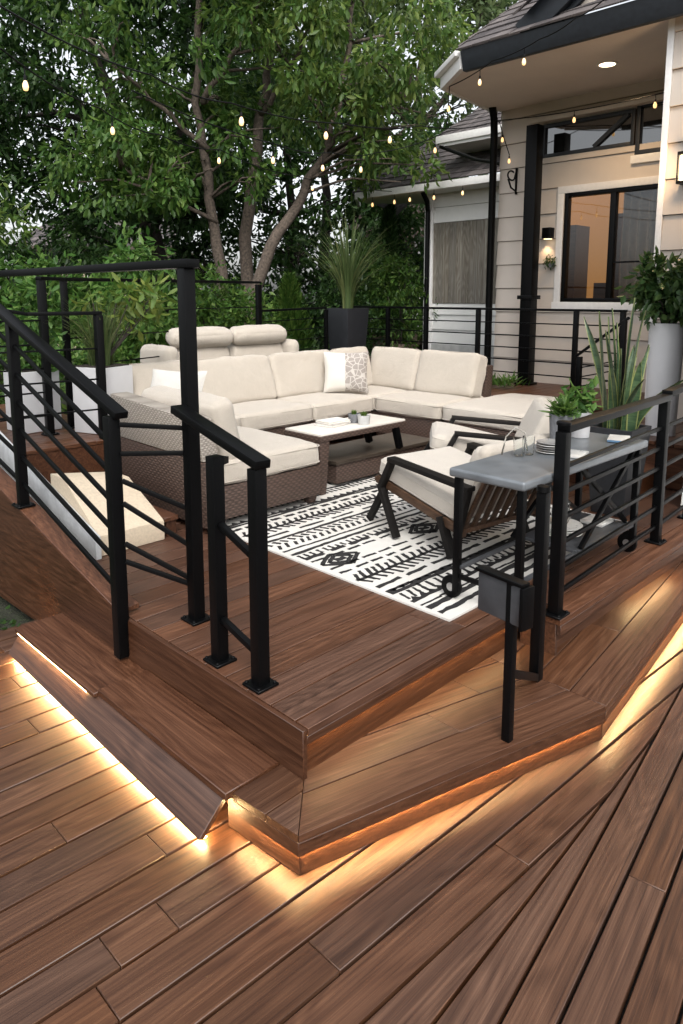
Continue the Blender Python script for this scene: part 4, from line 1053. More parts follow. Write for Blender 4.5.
# ================================================================== HOUSE
hs = thing('house', 'beige clapboard house with black trim and deep lit soffit at right', 'house', (9.5, 3.5, 0))
def siding_x(x, y0, y1, z0, z1, pitch, m, holes=(), flip=1, name='siding', parent=None):
    """lap boards on the plane x = const facing -x; holes: (y0,y1,z0,z1)"""
    b = MB(); z = z0; prot = .030
    while z < z1 - .01:
        za, zb = z, min(z + pitch, z1)
        lv = sorted({za, zb, *[k for h in holes for k in h[2:] if za + .004 < k < zb - .004]})
        for la, lb in zip(lv[:-1], lv[1:]):
            segs = [(y0, y1)]
            for (h0, h1, k0, k1) in holes:
                if la < k1 - .002 and lb > k0 + .002:
                    ns = []
                    for s0, s1 in segs:
                        if h1 <= s0 or h0 >= s1: ns.append((s0, s1))
                        else:
                            if h0 > s0: ns.append((s0, h0))
                            if h1 < s1: ns.append((h1, s1))
                    segs = ns
            px = lambda zz: x - prot + (prot - .004) * (zz - za) / pitch
            for s0, s1 in segs:
                b.hull([(px(la), s0, la), (x, s0, la), (x, s1, la), (px(la), s1, la), (px(lb), s0, lb), (x, s0, lb), (x, s1, lb), (px(lb), s1, lb)])
        if zb < z1: b.b2(x - .0035, x - .0005, y0, y1, zb - .004, zb + .001) if False else None
        z += pitch + .006
    return b.build(name, m, parent)
WX = 8.8; ZT = 4.40
win = (3.05, 4.70, 1.84, 3.22); tr1 = (3.84, 5.06, 3.66, 4.10); tr2 = (3.05, 3.80, 3.66, 4.10)
siding_x(WX, 2.0, 5.70, .42, ZT, .315, M['siding'], [win, (3.05, 5.06, 3.70, 4.12)], name='back_siding', parent=hs)
b = MB()
def wall_x(b, x0, x1, y0, y1, z0, z1, holes):
    ys = sorted({y0, y1, *[h[0] for h in holes], *[h[1] for h in holes]}); zs_ = sorted({z0, z1, *[h[2] for h in holes], *[h[3] for h in holes]})
    for ya, yb in zip(ys[:-1], ys[1:]):
        for za, zb in zip(zs_[:-1], zs_[1:]):
            cy, cz_ = (ya + yb) / 2, (za + zb) / 2
            if any(h[0] < cy < h[1] and h[2] < cz_ < h[3] for h in holes): continue
            b.b2(x0, x1, ya, yb, za, zb)
wall_x(b, WX + .001, WX + .15, 2.0, 5.70, -.1, ZT, [win, (3.05, 5.06, 3.70, 4.12)]); b.b2(WX + .15, 14, 5.55, 5.70, -.1, ZT); b.b2(13.85, 14, -3, 5.55, -.1, ZT)
b.build('wall', M['backing'], hs)
# bay and near pier
siding_x(7.0, -1.0, 2.74, .42, ZT, .315, M['siding'], name='bay_siding', parent=hs)
b = MB(); b.b2(7.001, 8.79, -1, 2.74, -.1, ZT); b.build('bay_wall', M['backing'], hs)
b = MB(); b.b2(6.972, 7.06, 2.742, 2.80, .75, ZT); b.build('corner_trim', M['trim'], hs, bevel=.003)
siding_x(5.45, -1.0, 1.86, -.05, ZT, .21, M['siding_pale'], name='pier_siding', parent=hs)
b = MB(); b.b2(5.451, 6.99, -1, 1.86, -.1, ZT); b.build('pier_wall', M['backing'], hs)
# soffit, fascia, roof
b = MB(); b.prism([(6.85, -1), (8.84, -1), (8.84, 5.72), (8.6, 5.76), (7.34, 5.57), (6.85, 4.93)], ZT, ZT + .02); b.build('soffit', M['soffit'], hs)
b = MB(); b.hull([(6.78, -1, ZT - .06), (6.845, -1, ZT - .06), (6.845, 4.91, ZT - .06), (6.78, 4.91, ZT - .06), (6.72, -1, ZT + .14), (6.845, -1, ZT + .14), (6.845, 4.91, ZT + .14), (6.72, 4.91, ZT + .14)]); b.build('fascia', M['fasciablk'], hs, bevel=.006)
b = MB(); b.bar((6.80, 4.93, ZT + .04), (7.30, 5.58, ZT + .04), .06, .14); b.bar((6.80, 4.97, ZT + .14), (7.28, 5.62, ZT + .14), .12, .06); b.build('gutter', M['trim'], hs, bevel=.008)
b = MB(); b.bar((7.31, 5.59, ZT + .04), (8.8, 5.80, ZT + .04), .05, .11); b.build('side_fascia', M['trim'], hs, bevel=.004)
def shingles(b, p0, p1, q0, q1, rows, cols, th=.02):
    """p0->p1 along the eave, q0->q1 along the top"""
    p0, p1, q0, q1 = map(Vector, (p0, p1, q0, q1))
    nrm = (p1 - p0).cross(q0 - p0).normalized()
    if nrm.z < 0: nrm = -nrm
    for i in range(rows):
        ta, tb_ = i / rows, (i + 1.12) / rows; off = random.random()
        for j in range(-1, cols):
            ua, ub = max(0, (j + off) / cols), min(1, (j + off + .97) / cols)
            if ub - ua < .01: continue
            P = lambda u, t: (p0.lerp(p1, u)).lerp(q0.lerp(q1, u), min(t, 1))
            a, b_, c, d = P(ua, ta), P(ub, ta), P(ub, tb_), P(ua, tb_)
            h = nrm * th * random.uniform(.7, 1.2)
            b.hull([a, b_, c, d, a + h, b_ + h, c + nrm * .003, d + nrm * .003])
b = MB(); shingles(b, (6.70, 4.95, ZT + .142), (6.70, -1.0, ZT + .142), (8.95, 4.6, ZT + 1.75), (8.95, -1.0, ZT + 1.75), 14, 26)
b.build('roof', M['shingle'], hs)
b = MB(); shingles(b, (8.9, 5.85, ZT + .16), (6.78, 4.97, ZT + .21), (9.6, 4.6, ZT + 1.75), (8.95, 4.6, ZT + 1.75), 14, 12); b.build('hip_roof', M['shingle'], hs)
# raised gable board over the fascia (dark diagonal trim)
RA, RB = (6.84, 4.22, ZT + .16), (6.84, 2.80, ZT + 1.08)
b = MB(); b.bar(RA, RB, .07, .26); b.bar((6.90, RA[1] - .22, RA[2] - .02), (6.90, RB[1] - .22, RB[2] - .02), .05, .10); b.build('rake_board', M['fasciablk'], hs, bevel=.006)
b = MB(); b.bar((6.94, RA[1] - .36, RA[2] - .02), (6.94, RB[1] - .36, RB[2] - .02), .04, .12); b.build('rake_trim', M['siding'], hs, bevel=.004)
b = MB(); shingles(b, (6.66, 4.22, ZT + .30), (9.0, 4.22, ZT + 1.9), (6.66, 2.75, ZT + 1.22), (9.6, 2.75, ZT + 2.4), 10, 14); b.build('gable_roof', M['shingle'], hs)
b = MB(); b.b2(8.84, 14, -3, 5.72, ZT + .03, ZT + .2); b.build('attic_floor', M['soffit'], hs)
b = MB(); b.box((8.45, 4.98, 2.40), (.16, .16, 3.30)); b.box((8.45, 4.98, 1.90), (.22, .22, .05)); b.box((8.45, 4.98, .765), (.22, .22, .03)); b.build('column', M['black'], hs, bevel=.006)
b = MB(); b.tube([(8.68, 5.74, .6), (8.68, 5.74, 4.1), (8.62, 5.71, 4.28), (8.5, 5.66, 4.39)], .05, 12); b.build('downspout', M['black'], hs, smooth=True)
# big window
def frame_x(name, x, y0, y1, z0, z1, w, dp, m, parent):
    b = MB(); b.b2(x, x + dp, y0, y0 + w, z0, z1); b.b2(x, x + dp, y1 - w, y1, z0, z1); b.b2(x, x + dp, y0 + w, y1 - w, z0, z0 + w); b.b2(x, x + dp, y0 + w, y1 - w, z1 - w, z1)
    return b.build(name, m, parent, bevel=.003)
b = MB(); b.b2(8.745, 8.80, 3.05, 4.79, 3.22, 3.31); b.b2(8.745, 8.80, 4.70, 4.79, 1.84, 3.22); b.b2(8.735, 8.80, 3.0, 4.81, 1.74, 1.84); b.build('window_trim', M['trim'], hs, bevel=.004)
wf = frame_x('window', 8.765, *win, .05, .09, M['black'], hs)
b = MB(); b.b2(8.762, 8.85, 4.02, 4.09, 1.89, 3.17); x = b.build('pane_bar', M['black'], hs, bevel=.003); x.parent = wf
b = MB(); b.b2(8.772, 8.80, 3.10, 4.02, 2.32, 2.34); x = b.build('rail', M['black'], hs); x.parent = wf
b = MB(); b.b2(8.81, 8.815, 3.10, 4.65, 1.89, 3.17); x = b.build('pane', M['glass'], hs); x.parent = wf
b = MB(); yy = 3.02
pts = []
while yy < 4.00: pts.append((8.97 + .05 * math.sin(yy * 58 + 1.3 * math.sin(yy * 11)), yy)); yy += .008
for p, q in zip(pts[:-1], pts[1:]): b.add([(p[0], p[1], 1.8), (q[0], q[1], 1.8), (q[0], q[1], 3.25), (p[0], p[1], 3.25)], [(0, 1, 2, 3)])
b.build('curtain', M['curtain'], hs, smooth='all')
b = MB(); b.b2(10.2, 10.25, 2.5, 5.5, 1.2, 4.2); b.b2(8.96, 10.2, 5.40, 5.45, 1.2, 4.2); b.b2(8.96, 10.2, 2.5, 5.4, 1.2, 1.25); b.b2(8.96, 10.2, 2.5, 5.4, 3.4, 3.45); b.build('room_interior', M['room'], hs)
b = MB(); b.b2(9.9, 10.15, 4.3, 4.8, 1.26, 2.1); b.b2(9.6, 10.0, 4.95, 5.2, 1.26, 2.9); b.b2(10.15, 10.198, 4.55, 4.62, 1.25, 3.0); b.b2(10.15, 10.198, 3.7, 3.77, 1.25, 3.0); b.b2(10.15, 10.198, 3.7, 4.62, 3.0, 3.07); b.build('interior_furniture', M['chairwood'], hs)
# transom windows
tf = frame_x('transom_window', 8.765, 3.84, 5.06, 3.70, 4.12, .045, .07, M['fasciablk'], hs)
b = MB(); b.bar((8.79, 4.35, 3.75), (8.79, 3.93, 4.07), .05, .05); x = b.build('pane_bar', M['fasciablk'], hs); x.parent = tf  # dark bar put in for the gable's diagonal reflection on the pane
b = MB(); b.b2(8.80, 8.81, 3.885, 5.015, 3.745, 4.075); x = b.build('pane', M['darkglass'], hs); x.parent = tf
tf = frame_x('side_window', 8.755, 3.05, 3.82, 3.58, 4.17, .05, .09, M['fasciablk'], hs)
b = MB(); b.b2(8.80, 8.81, 3.10, 3.77, 3.63, 4.12); x = b.build('pane', M['darkglass'], hs); x.parent = tf
b = MB(); b.b2(8.742, 8.80, 3.05, 3.86, 3.48, 3.575); b.build('sill', M['trim'], hs, bevel=.003)
b = MB(); b.b2(8.66, 8.797, 2.8, 5.2, 4.135, 4.19); b.build('wall_ledge', M['siding'], hs, bevel=.004)
# recessed ceiling light
dl = thing('recessed_light', 'glowing round recessed light in the beige soffit', 'ceiling light', (7.85, 3.78, ZT - .01))
b = MB(); b.lathe([(.085, -.006), (.115, -.006), (.115, -.001), (.085, -.001)], (7.85, 3.78, ZT), 32); b.build('trim_ring', M['trim'], dl, smooth=True)
b = MB(); b.lathe([(0, -.004), (.085, -.004)], (7.85, 3.78, ZT), 32); b.build('lamp_disc', M['lamp_disc'], dl)
def lamp(kind, loc, e, col, **kw):
    l = bpy.data.lights.new('lamp', kind); l.energy = e; l.color = col
    for k, v in kw.items(): setattr(l, k, v)
    o = bpy.data.objects.new('lamp_light', l); COL.objects.link(o); o.location = loc; return o
sp = lamp('SPOT', (7.85, 3.78, ZT - .03), 45, (1, .68, .38), spot_size=R(150), spot_blend=.8, shadow_soft_size=.08); sp.parent = dl; sp.location = (0, 0, -.02)
# lit sconce on the bay wall
sc = thing('wall_sconce', 'lit rectangular box sconce glowing on the right bay wall', 'wall lamp', (6.95, 2.52, 3.1), 'wall lamps on the house')
b = MB(); b.b2(6.93, 6.975, 2.44, 2.60, 2.92, 3.20); b.b2(6.86, 6.93, 2.44, 2.60, 2.92, 2.945); b.b2(6.86, 6.93, 2.44, 2.60, 3.175, 3.20)
for yy in (2.44, 2.59): b.b2(6.86, 6.875, yy, yy + .01, 2.945, 3.175)
b.build('frame', M['black'], sc, bevel=.002)
b = MB(); b.b2(6.875, 6.929, 2.46, 2.58, 2.95, 3.17); b.build('glass', M['lamp_glass'], sc, bevel=.004)
q = lamp('POINT', (0, 0, 0), 7, (1, .66, .36), shadow_soft_size=.05); q.parent = sc; q.location = (-.16, 0, -.03)
sc = thing('wall_sconce', 'black square downlight sconce left of the big window', 'wall lamp', (8.73, 4.93, 2.8), 'wall lamps on the house')
b = MB(); b.b2(8.66, 8.776, 4.83, 4.95, 2.66, 2.80); b.build('body', M['black'], sc, bevel=.008)
b = MB(); b.b2(8.68, 8.76, 4.85, 4.93, 2.652, 2.659); b.build('lens', M['lamp_glass'], sc)
q = lamp('SPOT', (0, 0, 0), 1.6, (1, .66, .36), spot_size=R(110), spot_blend=.7, shadow_soft_size=.03); q.parent = sc; q.location = (.0, 0, -.20)
sc = thing('scroll_bracket', 'black scrolled iron bracket on the siding beside the downspout', 'bracket', (8.7, 5.42, 3.4))
b = MB(); b.tube([(8.775, 5.43, 3.62), (8.775, 5.43, 3.28)], .016, 8)
b.tube([(8.77, 5.43, 3.58)] + [(8.70 - .09 * math.cos(a), 5.46 + .0 * a, 3.52 + .06 * math.sin(a)) for a in np.linspace(-2.6, 2.2, 16)], .012, 8)
b.tube([(8.77, 5.43, 3.32), (8.68, 5.45, 3.36), (8.62, 5.46, 3.47)], .012, 8); b.build('ironwork', M['black'], sc, smooth='all')
wp = thing('wall_plant', 'small green wreath plant hung on the siding below the square sconce', 'wall plant', (8.74, 4.90, 2.4))
b = MB(); b.lathe([(0, -.03), (.04, -.02), (.05, .03), (0, .03)], (8.73, 4.84, 2.31), 14); b.build('holder', M['conc'], wp, smooth=True)
cl = blob(8.72, 4.84, 2.34, .04, .06, .08, 7, .035, .055); V, Q = clump_leaves(cl, 4200, .05, .022, .4, 1); np_mesh('leaves', V, Q, M['leaf_gloss'], wp)

# left wing / garage
wg = thing('house_wing', 'white sided garage wing with grey plank panel behind the railing', 'building', (10.5, 7.5, 0))
siding_x(10.5, 5.75, 8.30, 3.20, 3.72, .26, M['siding_pale'], name='siding', parent=wg)
siding_x(10.5, 5.75, 8.30, 1.05, 1.80, .26, M['siding_pale'], name='lower_siding', parent=wg)
b = MB(); b.b2(10.505, 15, 5.75, 8.30, -.1, 3.75); b.b2(10.46, 10.52, 5.75, 8.32, -.1, 1.05); b.build('wall', M['concrete_pale'], wg)
b = MB(); y = 5.80
while y < 8.12: b.b2(10.475, 10.505, y, y + .138, 1.78, 3.19); y += .142
M['greyboard_v'] = M['greyboard']
b.build('plank_panel', M['greyboard'], wg, bevel=.002, seg=1)
b = MB(); b.b2(10.44, 10.52, 8.14, 8.32, -.1, 3.72); b.build('corner_trim', M['trim'], wg, bevel=.004)
b = MB(); b.prism([(10.05, 5.6), (11.5, 5.6), (11.5, 9.0), (10.6, 9.9), (10.05, 9.6)], 3.70, 3.72); b.build('soffit', M['siding_pale'], wg)
b = MB(); b.b2(9.98, 10.06, 5.6, 9.62, 3.70, 3.82); b.bar((10.02, 9.62, 3.76), (10.9, 10.4, 3.76), .07, .12); b.build('gutter', M['trim'], wg, bevel=.012)
b = MB(); shingles(b, (9.98, 9.70, 3.83), (9.98, 5.5, 3.83), (13.2, 8.0, 6.2), (13.2, 5.5, 6.2), 22, 30); b.build('roof', M['shingle'], wg)
b = MB(); shingles(b, (13.5, 11.6, 3.83), (9.98, 9.70, 3.83), (13.5, 8.0, 6.2), (13.2, 8.0, 6.2), 20, 22); b.build('hip_roof', M['shingle'], wg)
b = MB(); b.prism([(9.9, 5.6), (11.3, 5.6), (11.3, 7.62), (9.9, 7.62)], 4.35, 4.47); b.b2(9.86, 9.94, 5.6, 7.66, 4.40, 4.52); b.build('upper_gutter', M['trim'], wg, bevel=.01)
b = MB(); b.bar((10.9, 6.92, 4.55), (11.9, 6.92, 5.35), .10, .16); b.build('vent_strip', M['trim'], wg, bevel=.008)
b = MB(); b.tube([(10.1, 8.1, 3.70), (10.25, 8.12, 3.55), (10.40, 8.22, 3.40), (10.41, 8.22, .5)], .045, 10); b.build('downspout', M['black'], wg, smooth=True)
b = MB(); b.tube([(9.92, 7.6, 4.36), (9.5, 6.6, 3.97), (9.1, 5.8, 3.75)], .03, 8); b.build('roof_pipe', M['black'], wg, smooth=True)
# concrete garden steps
t = thing('garden_steps', 'weathered concrete garden steps behind the back railing', 'steps', (10.2, 8.9, 0))
b = MB()
for k in range(4): b.b2(9.6 + .28 * k, 11.2, 8.45, 9.6, -.1, .66 + .18 * k) 
b.build('flight', simple('brown_concrete', (.16, .12, .09), .9, 0, 12, .3, .3), t, bevel=.01)
# neighbour houses
def far_house(label, d, r, w, z0, zr, m, wm):
    t = thing('neighbour_house', label, 'house', fr(d, r, 0), 'neighbour houses beyond the trees')
    P = lambda dd, rr, z: fr(d + dd, r + rr, z)
    b = MB(); b.add([P(0, -w, -.1), P(0, w, -.1), P(5, w, -.1), P(5, -w, -.1), P(0, -w, z0), P(0, w, z0), P(5, w, z0), P(5, -w, z0)], [(0, 1, 5, 4), (1, 2, 6, 5), (2, 3, 7, 6), (3, 0, 4, 7)]); b.build('wall', wm, t)
    b = MB(); shingles(b, P(-.5, -w - .4, z0), P(-.5, w + .4, z0), P(2.5, -w * .7, zr), P(2.5, w * .7, zr), 14, 24); b.build('roof', m, t)
    b = MB(); b.bar(P(-.5, -w - .4, z0 - .05), P(-.5, w + .4, z0 - .05), .08, .14); b.build('gutter', M['bark'], t)
    b = MB(); b.bar(P(-.05, -.5, z0 - 1.2), P(-.05, .5, z0 - 1.2), .05, .9); f_ = b.build('window', M['trim'], t)
    b = MB(); b.bar(P(-.09, -.42, z0 - 1.2), P(-.09, .42, z0 - 1.2), .03, .76); x = b.build('pane', M['darkglass'], t); x.parent = f_
far_house('red-brown roofed neighbour house seen between hedge and garage', 24, 2.4, 1.9, 3.9, 6.0, M['shingle_red'], M['siding_pale'])
far_house('grey roofed neighbour house glimpsed through trees at far left', 26, -8.6, 2.6, 3.6, 5.3, M['shingle'], M['creambox'])

# ================================================================== STRING LIGHTS
def sag(p0, p1, s, n=10):
    return [tuple(p0[i] + (p1[i] - p0[i]) * t - (s * 4 * t * (1 - t) if i == 2 else 0) for i in range(3)) for t in [k / n for k in range(n + 1)]]
def string_lights(label, pts, bulbs, drop=.05, size=1.0, sagk=.04):
    t = thing('string_lights', label, 'string lights', pts[0], 'festoon strings over the deck')
    full = []
    for a, b_ in zip(pts[:-1], pts[1:]): full += sag(a, b_, sagk, 8)[:-1]
    full.append(pts[-1])
    b = MB(); b.tube(full, .006, 6); b.build('cable', M['black'], t, smooth='all')
    Ls = [0]
    for a, b_ in zip(full[:-1], full[1:]): Ls.append(Ls[-1] + (Vector(b_) - Vector(a)).length)
    for f_ in bulbs:
        s_ = f_ * Ls[-1]; i = max(k for k in range(len(Ls)) if Ls[k] <= s_ + 1e-9); i = min(i, len(full) - 2)
        p = Vector(full[i]).lerp(Vector(full[i + 1]), (s_ - Ls[i]) / (Ls[i + 1] - Ls[i]))
        k = size * .64; z = p.z - drop
        b = MB(); b.tube([p, (p.x, p.y, z)], .004, 5); b.lathe([(0, 0), (.012 * k, 0), (.016 * k, -.02 * k), (.016 * k, -.055 * k), (0, -.055 * k)], (p.x, p.y, z), 12); so = b.build('socket', M['black'], t, smooth=True)
        b = MB(); b.lathe([(.013 * k, -.055 * k), (.026 * k, -.085 * k), (.031 * k, -.115 * k), (.022 * k, -.15 * k), (0, -.158 * k)], (p.x, p.y, z), 16); bo = b.build('bulb', M['bulb'], t, smooth='all'); bo.parent = so
        # parts of the string: socket > bulb
    return t
string_lights('front festoon string of warm bulbs crossing from top left to the house corner', [(.9, 3.7, 3.40), (1.57, 4.09, 3.42), (2.91, 4.87, 3.51), (3.92, 5.28, 3.57), (5.65, 5.67, 3.74), (7.19, 5.82, 3.98), (8.61, 5.82, 4.22)], [.435, .60, .745], .05, 1.15)
string_lights('lower festoon string of warm bulbs running to the garage gutter', [(1.76, 4.61, 3.37), (2.88, 5.6, 3.40), (3.75, 6.15, 3.41), (4.74, 6.58, 3.47), (6.58, 7.56, 3.53), (9.99, 8.72, 3.76)], [.03, .18, .385, .68], .05, .95)
string_lights('thin festoon string between the other two in front of the trees', [(3.0, 5.3, 3.5), (5.18, 6.14, 3.52), (6.27, 6.45, 3.63), (7.11, 6.47, 3.74), (7.82, 5.9, 4.02)], [.42, .62, .76, .97], .10, 1.05)
string_lights('festoon string draped along the black roof fascia', [(6.0, 2.9, 4.36), (6.18, 3.29, 4.32), (6.42, 3.77, 4.32), (6.68, 4.46, 4.33), (7.20, 5.40, 4.36), (7.82, 5.9, 4.06)], [.33, .55, .82], .06, 1.0, .02)
string_lights('festoon string over the transom window below the soffit', [(8.58, 5.66, 4.24), (8.3, 4.43, 4.10), (7.77, 3.12, 3.97)], [.50, .96], .04, .95, .01)
string_lights('short festoon tail hanging beside the black downspout', [(8.58, 5.60, 4.22), (8.6, 5.54, 4.02), (8.65, 5.47, 3.78)], [.35, .98], .02, .95, .0)
string_lights('row of small bulbs hung from the garage gutter', [(10.0, 9.55, 3.74), (10.0, 8.4, 3.74), (10.0, 7.2, 3.74), (10.0, 6.6, 3.74)], [.12, .30, .42, .60, .80], .08, 1.1, .02)

# ================================================================== TREES AND SHRUBS
def T(pts): return [fr(*p) for p in pts]
# slim tree left of centre
cl = frblob(13, -2.4, 6.6, 2.2, 2.3, 2.6, 62, .35, .62, .3) + frblob(12.2, -3.2, 4.0, 1.0, 1.5, .7, 30, .28, .5, .2) + frblob(12.4, -1.6, 4.3, .8, 1.0, .6, 16, .25, .45, .2)
tree('slim_tree', 'slim straight grey-trunked tree left of the leaning one', fr(13, -2.1, -.1),
     [(T([(13, -1.95, -.1), (13, -2.1, 1.9), (13, -2.28, 3.6), (13, -2.45, 5.2), (13, -2.4, 7.5), (13, -2.2, 9)]), .14, .03), (T([(13, -2.3, 4.4), (12.6, -3.0, 5.0), (12.2, -3.7, 5.6)]), .06, .02), (T([(13, -2.4, 5.2), (12.8, -1.6, 6.2), (12.7, -1.2, 7.2)]), .06, .02), (T([(13, -2.2, 3.2), (12.5, -2.9, 3.6), (12.2, -3.6, 4.0)]), .045, .015)],
     cl, 330, .165, .062, M['leaf_mid'], M['bark'], .9, .62)
# leaning tree
cl = frblob(12.8, .2, 6.4, 1.9, 2.2, 2.4, 60, .35, .62, .3) + frblob(12.2, .45, 4.7, .8, .9, .7, 20, .28, .45, .2) + frblob(11.9, 1.05, 4.05, .5, .55, .6, 12, .2, .36, .2) + frblob(12.6, -1.0, 7.2, 1.2, 1.3, 1.6, 24, .35, .55, .2)
tree('leaning_tree', 'leaning forked tree with yellow-green leaves in the centre', fr(12.5, -1.9, -.1),
     [(T([(12.5, -1.95, -.1), (12.5, -1.72, 1.3), (12.6, -1.2, 2.75), (12.9, -.65, 3.7), (13, -.2, 4.6), (13.1, .05, 5.8), (13.2, .3, 7.4)]), .15, .035), (T([(13.4, -1.9, -.1), (13.6, -1.75, 3), (13.8, -1.55, 5.0), (13.9, -1.3, 6.2), (14, -.95, 7.6), (14, -.8, 9)]), .15, .03), (T([(13.8, -1.5, 5.2), (13.5, -.9, 5.9), (13.3, -.4, 6.9)]), .06, .02), (T([(13, -.2, 4.6), (12.6, .5, 5.0), (12.2, 1.0, 5.0)]), .05, .02)],
     cl, 300, .165, .062, M['leaf_light'], M['bark'], .95, .62)
# big dark tree at left with limbs
cl = frblob(16.5, -5.3, 6.4, 2.6, 4.0, 3.8, 150, .5, .95, .35)
tree('dark_tree', 'large dark spreading tree with black limbs at upper left', fr(16.8, -4.4, -.1),
     [(T([(16.8, -4.2, -.1), (16.8, -4.3, 3.2), (16.9, -4.8, 5.2), (17, -5.5, 7.2), (17, -5.9, 9)]), .30, .06), (T([(16.8, -4.4, 4.2), (16.8, -5.3, 5.6), (16.6, -6.3, 6.6), (16.6, -7.5, 7.6)]), .16, .04), (T([(16.9, -4.9, 5.6), (16.9, -6.4, 6.0), (16.8, -7.4, 5.8)]), .10, .03), (T([(16.8, -4.3, 3.5), (16.6, -3.5, 5.6), (16.4, -3.0, 7.6)]), .14, .04)],
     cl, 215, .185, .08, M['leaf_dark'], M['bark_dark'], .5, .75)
# left edge tree with bright near twigs
cl = frblob(11.0, -5.6, 3.4, .6, .8, .9, 12, .25, .42, .2)
tree('young_tree', 'young light green sapling at the far left edge', fr(11, -5.9, -.1), [(T([(11, -5.9, -.1), (11, -5.8, 2.2), (11, -5.6, 4.0)]), .05, .012)], cl, 260, .17, .06, M['leaf_light'], M['bark'], .6, .7)
# far trees
cl = frblob(22, 2.2, 8.6, 2.4, 4.2, 3.4, 110, .5, 1.0, .35)
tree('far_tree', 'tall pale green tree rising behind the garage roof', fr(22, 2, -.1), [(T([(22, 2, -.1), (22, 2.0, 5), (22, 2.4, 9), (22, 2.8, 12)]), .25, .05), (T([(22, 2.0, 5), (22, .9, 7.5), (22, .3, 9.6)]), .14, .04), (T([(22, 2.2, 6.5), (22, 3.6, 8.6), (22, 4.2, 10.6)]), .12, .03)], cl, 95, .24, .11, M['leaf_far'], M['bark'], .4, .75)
cl = frblob(20, -1.6, 5.4, 1.8, 3.6, 2.6, 90, .5, .95, .35)
tree('background_tree', 'dark dense tree behind the two slim trunks', fr(20, -1.4, -.1), [(T([(20, -1.4, -.1), (20, -1.3, 4), (20, -1.6, 8)]), .22, .05)], cl, 110, .23, .10, M['leaf_dark'], M['bark_dark'], .5, .75)
cl = frblob(23, -1.0, 10.0, 1.8, 4.0, 2.2, 50, .5, .95, .35)
tree('background_tree', 'tall tree filling the sky above the leaning trunk', fr(23, -.6, -.1), [(T([(23, -.6, -.1), (23, -.5, 5), (23, -1.0, 11)]), .24, .05)], cl, 95, .24, .11, M['leaf_mid'], M['bark_dark'], .5, .75)
cl = frblob(19, 1.6, 4.3, 1.2, 1.5, 1.9, 45, .45, .8, .3)
tree('background_tree', 'dark leafy tree left of the garage eave', fr(19, 1.4, -.1), [(T([(19, 1.35, -.1), (19, 1.4, 3.6), (19, 1.5, 6)]), .2, .05)], cl, 120, .22, .095, M['leaf_dark'], M['bark'], .5, .75)
cl = frblob(11.5, -11, 3.7, 2.0, 3.2, 2.8, 70, .5, .9, .35)
tree('dark_tree', 'dark broad tree beyond the left edge of the view', fr(11.5, -11, -.1), [(T([(11.5, -11, -.1), (11.5, -11, 4), (11.5, -11, 7)]), .25, .05)], cl, 80, .24, .11, M['leaf_dark'], M['bark_dark'], .5, .75)

for q, (rr_, zz) in enumerate(((-8.5, 3.0), (-6.0, 2.6), (-3.6, 3.1), (-1.2, 2.9), (1.0, 3.2), (3.4, 3.0))):
    cl = frblob(18.5, rr_, zz * .62, .9, 1.6, zz * .62, 46, .4, .75, .3, .2)
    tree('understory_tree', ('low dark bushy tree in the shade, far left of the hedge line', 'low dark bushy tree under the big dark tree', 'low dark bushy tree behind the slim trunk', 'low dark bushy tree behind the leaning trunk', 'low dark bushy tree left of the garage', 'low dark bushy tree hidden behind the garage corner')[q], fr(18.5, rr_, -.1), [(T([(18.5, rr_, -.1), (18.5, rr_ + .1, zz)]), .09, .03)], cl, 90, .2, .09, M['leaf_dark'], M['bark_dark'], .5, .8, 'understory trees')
# narrow conifer
def conifer(label, d, r, z1, w, m, group='conifers by the garage'):
    t = thing('columnar_conifer', label, 'conifer', fr(d, r, -.1), group)
    b = MB(); b.tube([fr(d, r, -.1), fr(d, r, z1 - .2)], [.07, .02], 8); b.build('trunk', M['bark_dark'], t)
    Cs, Ds = [], []
    for _ in range(5200):
        h = rng.uniform(0, 1); a = rng.uniform(0, 2 * PI); rad = w * (1 - h ** 1.8) * (.55 + .45 * rng.uniform()) * (1 + .12 * math.sin(a * 5 + h * 20))
        Cs.append(fr(d + math.cos(a) * rad, r + math.sin(a) * rad, h * z1)); q = fr(math.cos(a), math.sin(a), 0); Ds.append((q[0] * .6, q[1] * .6, 1.0 + rng.normal() * .3))
    V, Q = leaf_mesh(np.array(Cs), np.array(Ds), .17, .045); np_mesh('crown', V, Q, m, t)
conifer('narrow dark columnar conifer beside the garage corner', 16.5, 1.05, 4.3, .30, M['leaf_dark'])
conifer('short cone-shaped conifer behind the sloped railing', 13.2, -.95, 2.2, .55, M['leaf_mid'])
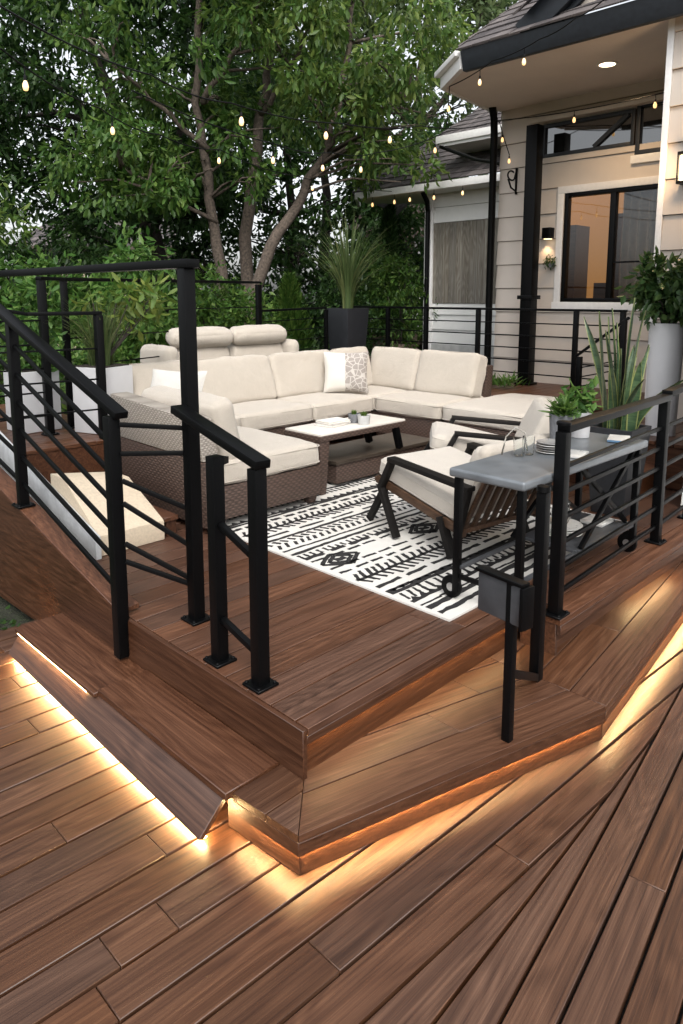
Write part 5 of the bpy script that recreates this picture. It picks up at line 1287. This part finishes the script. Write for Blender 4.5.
# shrubs
for lab, d, r, z, rd_, rr, rz_, n, m, ln, wd in (
    ('light green leafy shrub at the far left behind the tall rail', 10.6, -4.6, 1.5, .7, 1.1, 1.0, 46, 'leaf_shrub', .15, .062),
    ('tall bright shrub with pointed leaves behind the white planter', 11.0, -3.1, 1.75, .7, .9, .95, 44, 'leaf_shrub', .16, .062),
    ('rounded dense shrub behind the tall corner post', 10.8, -1.75, 1.45, .6, .75, .75, 38, 'leaf_mid', .10, .045),
    ('low green shrub left of the headrest lounge', 9.8, -2.8, 1.2, .6, .8, .7, 34, 'leaf_mid', .11, .05),
    ('dark shrub under the leaning trunk', 13.4, -.9, 1.0, .6, .9, .8, 26, 'leaf_dark', .12, .05),
    ('dark leafy shrub behind the grass planter', 13.6, .25, 1.5, .6, .75, 1.1, 34, 'leaf_dark', .12, .05),
    ('feathery green shrub below the narrow conifer', 13.6, 1.15, 1.75, .6, .62, .9, 40, 'leaf_mid', .12, .04),
    ('small bright shrub left of the feathery one', 14.6, .55, 2.3, .5, .55, .6, 22, 'leaf_shrub', .13, .05),
    ('wide dark shrub at the foot of the slim tree', 14.6, -2.6, 1.4, .7, 1.1, 1.1, 36, 'leaf_dark', .13, .055),
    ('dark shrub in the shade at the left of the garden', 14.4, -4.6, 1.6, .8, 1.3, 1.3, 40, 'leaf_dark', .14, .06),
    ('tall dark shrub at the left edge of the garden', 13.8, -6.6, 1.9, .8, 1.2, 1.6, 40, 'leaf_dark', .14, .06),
    ('olive shrub by the lower left fence line', 8.6, -4.0, .75, .5, .8, .75, 30, 'leaf_mid', .10, .045)):
    b_ = fr(d, r, -.1); cl = frblob(d, r, z, rd_, rr, rz_, n, .22, .42, .3, .1)
    shrub('garden_shrub', lab, b_, cl, 420 * (.13 / ln) ** 1.3, ln, wd, M[m])
# ground cover beside the bench at lower left
b = MB(); Cs = np.stack([rng.uniform(.6, 1.5, 900), rng.uniform(4.05, 5.6, 900), rng.uniform(-.11, .02, 900)], 1); Dd = rng.normal(size=(900, 3)); Dd[:, 2] = np.abs(Dd[:, 2]) * .6
V, Q = leaf_mesh(Cs, Dd, .055, .03); gc = np_mesh('ground_cover_leaves', V, Q, M['leaf_dark']); tag(gc, 'dark low leaves covering the soil beside the bench step', 'ground cover', kind='stuff')

# ================================================================== CAMERA, LIGHT, WORLD
cam = bpy.data.cameras.new('Camera'); co = bpy.data.objects.new('Camera', cam); COL.objects.link(co)
co.location = (0, 0, 1.93); co.rotation_euler = (R(90 - 8.57), 0, R(-45))
cam.sensor_fit = 'AUTO'; cam.sensor_width = 36; cam.lens = 717 / 1024 * 36; cam.shift_y = -109 / 1024; cam.clip_end = 2000
scene.camera = co
SUN_EL, SUN_AZ = R(48), R(218)      # azimuth measured clockwise from +Y
w = bpy.data.worlds.new('World'); scene.world = w; w.use_nodes = True; nt = w.node_tree; nt.nodes.clear()
sky = nt.nodes.new('ShaderNodeTexSky'); sky.sky_type = 'NISHITA'; sky.sun_disc = False; sky.sun_elevation = SUN_EL; sky.sun_rotation = SUN_AZ; sky.air_density = 1.0; sky.dust_density = 4; sky.ozone_density = 1
hs_ = nt.nodes.new('ShaderNodeHueSaturation'); hs_.inputs['Saturation'].default_value = .22; nt.links.new(sky.outputs[0], hs_.inputs['Color'])
bg = nt.nodes.new('ShaderNodeBackground'); bg.inputs[1].default_value = .15; nt.links.new(hs_.outputs[0], bg.inputs[0])
wo = nt.nodes.new('ShaderNodeOutputWorld'); nt.links.new(bg.outputs[0], wo.inputs[0])
sl_ = bpy.data.lights.new('Sun', 'SUN'); sl_.energy = .6; sl_.angle = R(18); sl_.color = (1, .96, .90)
so = bpy.data.objects.new('Sun', sl_); COL.objects.link(so)
dirv = Vector((math.sin(SUN_AZ) * math.cos(SUN_EL), math.cos(SUN_AZ) * math.cos(SUN_EL), math.sin(SUN_EL)))
so.rotation_euler = dirv.to_track_quat('Z', 'Y').to_euler(); so.location = dirv * 30
vs = scene.view_settings; vs.view_transform = 'Standard'; vs.look = 'None'; vs.exposure = 1.08; vs.gamma = 1; vs.use_curve_mapping = False
cy = scene.cycles; cy.use_denoising = True; cy.max_bounces = 8; cy.diffuse_bounces = 4; cy.transparent_max_bounces = 12; cy.sample_clamp_indirect = 4; cy.caustics_reflective = False; cy.caustics_refractive = False
for o in list(bpy.data.objects):
    if o.get('_local') is not None: del o['_local']
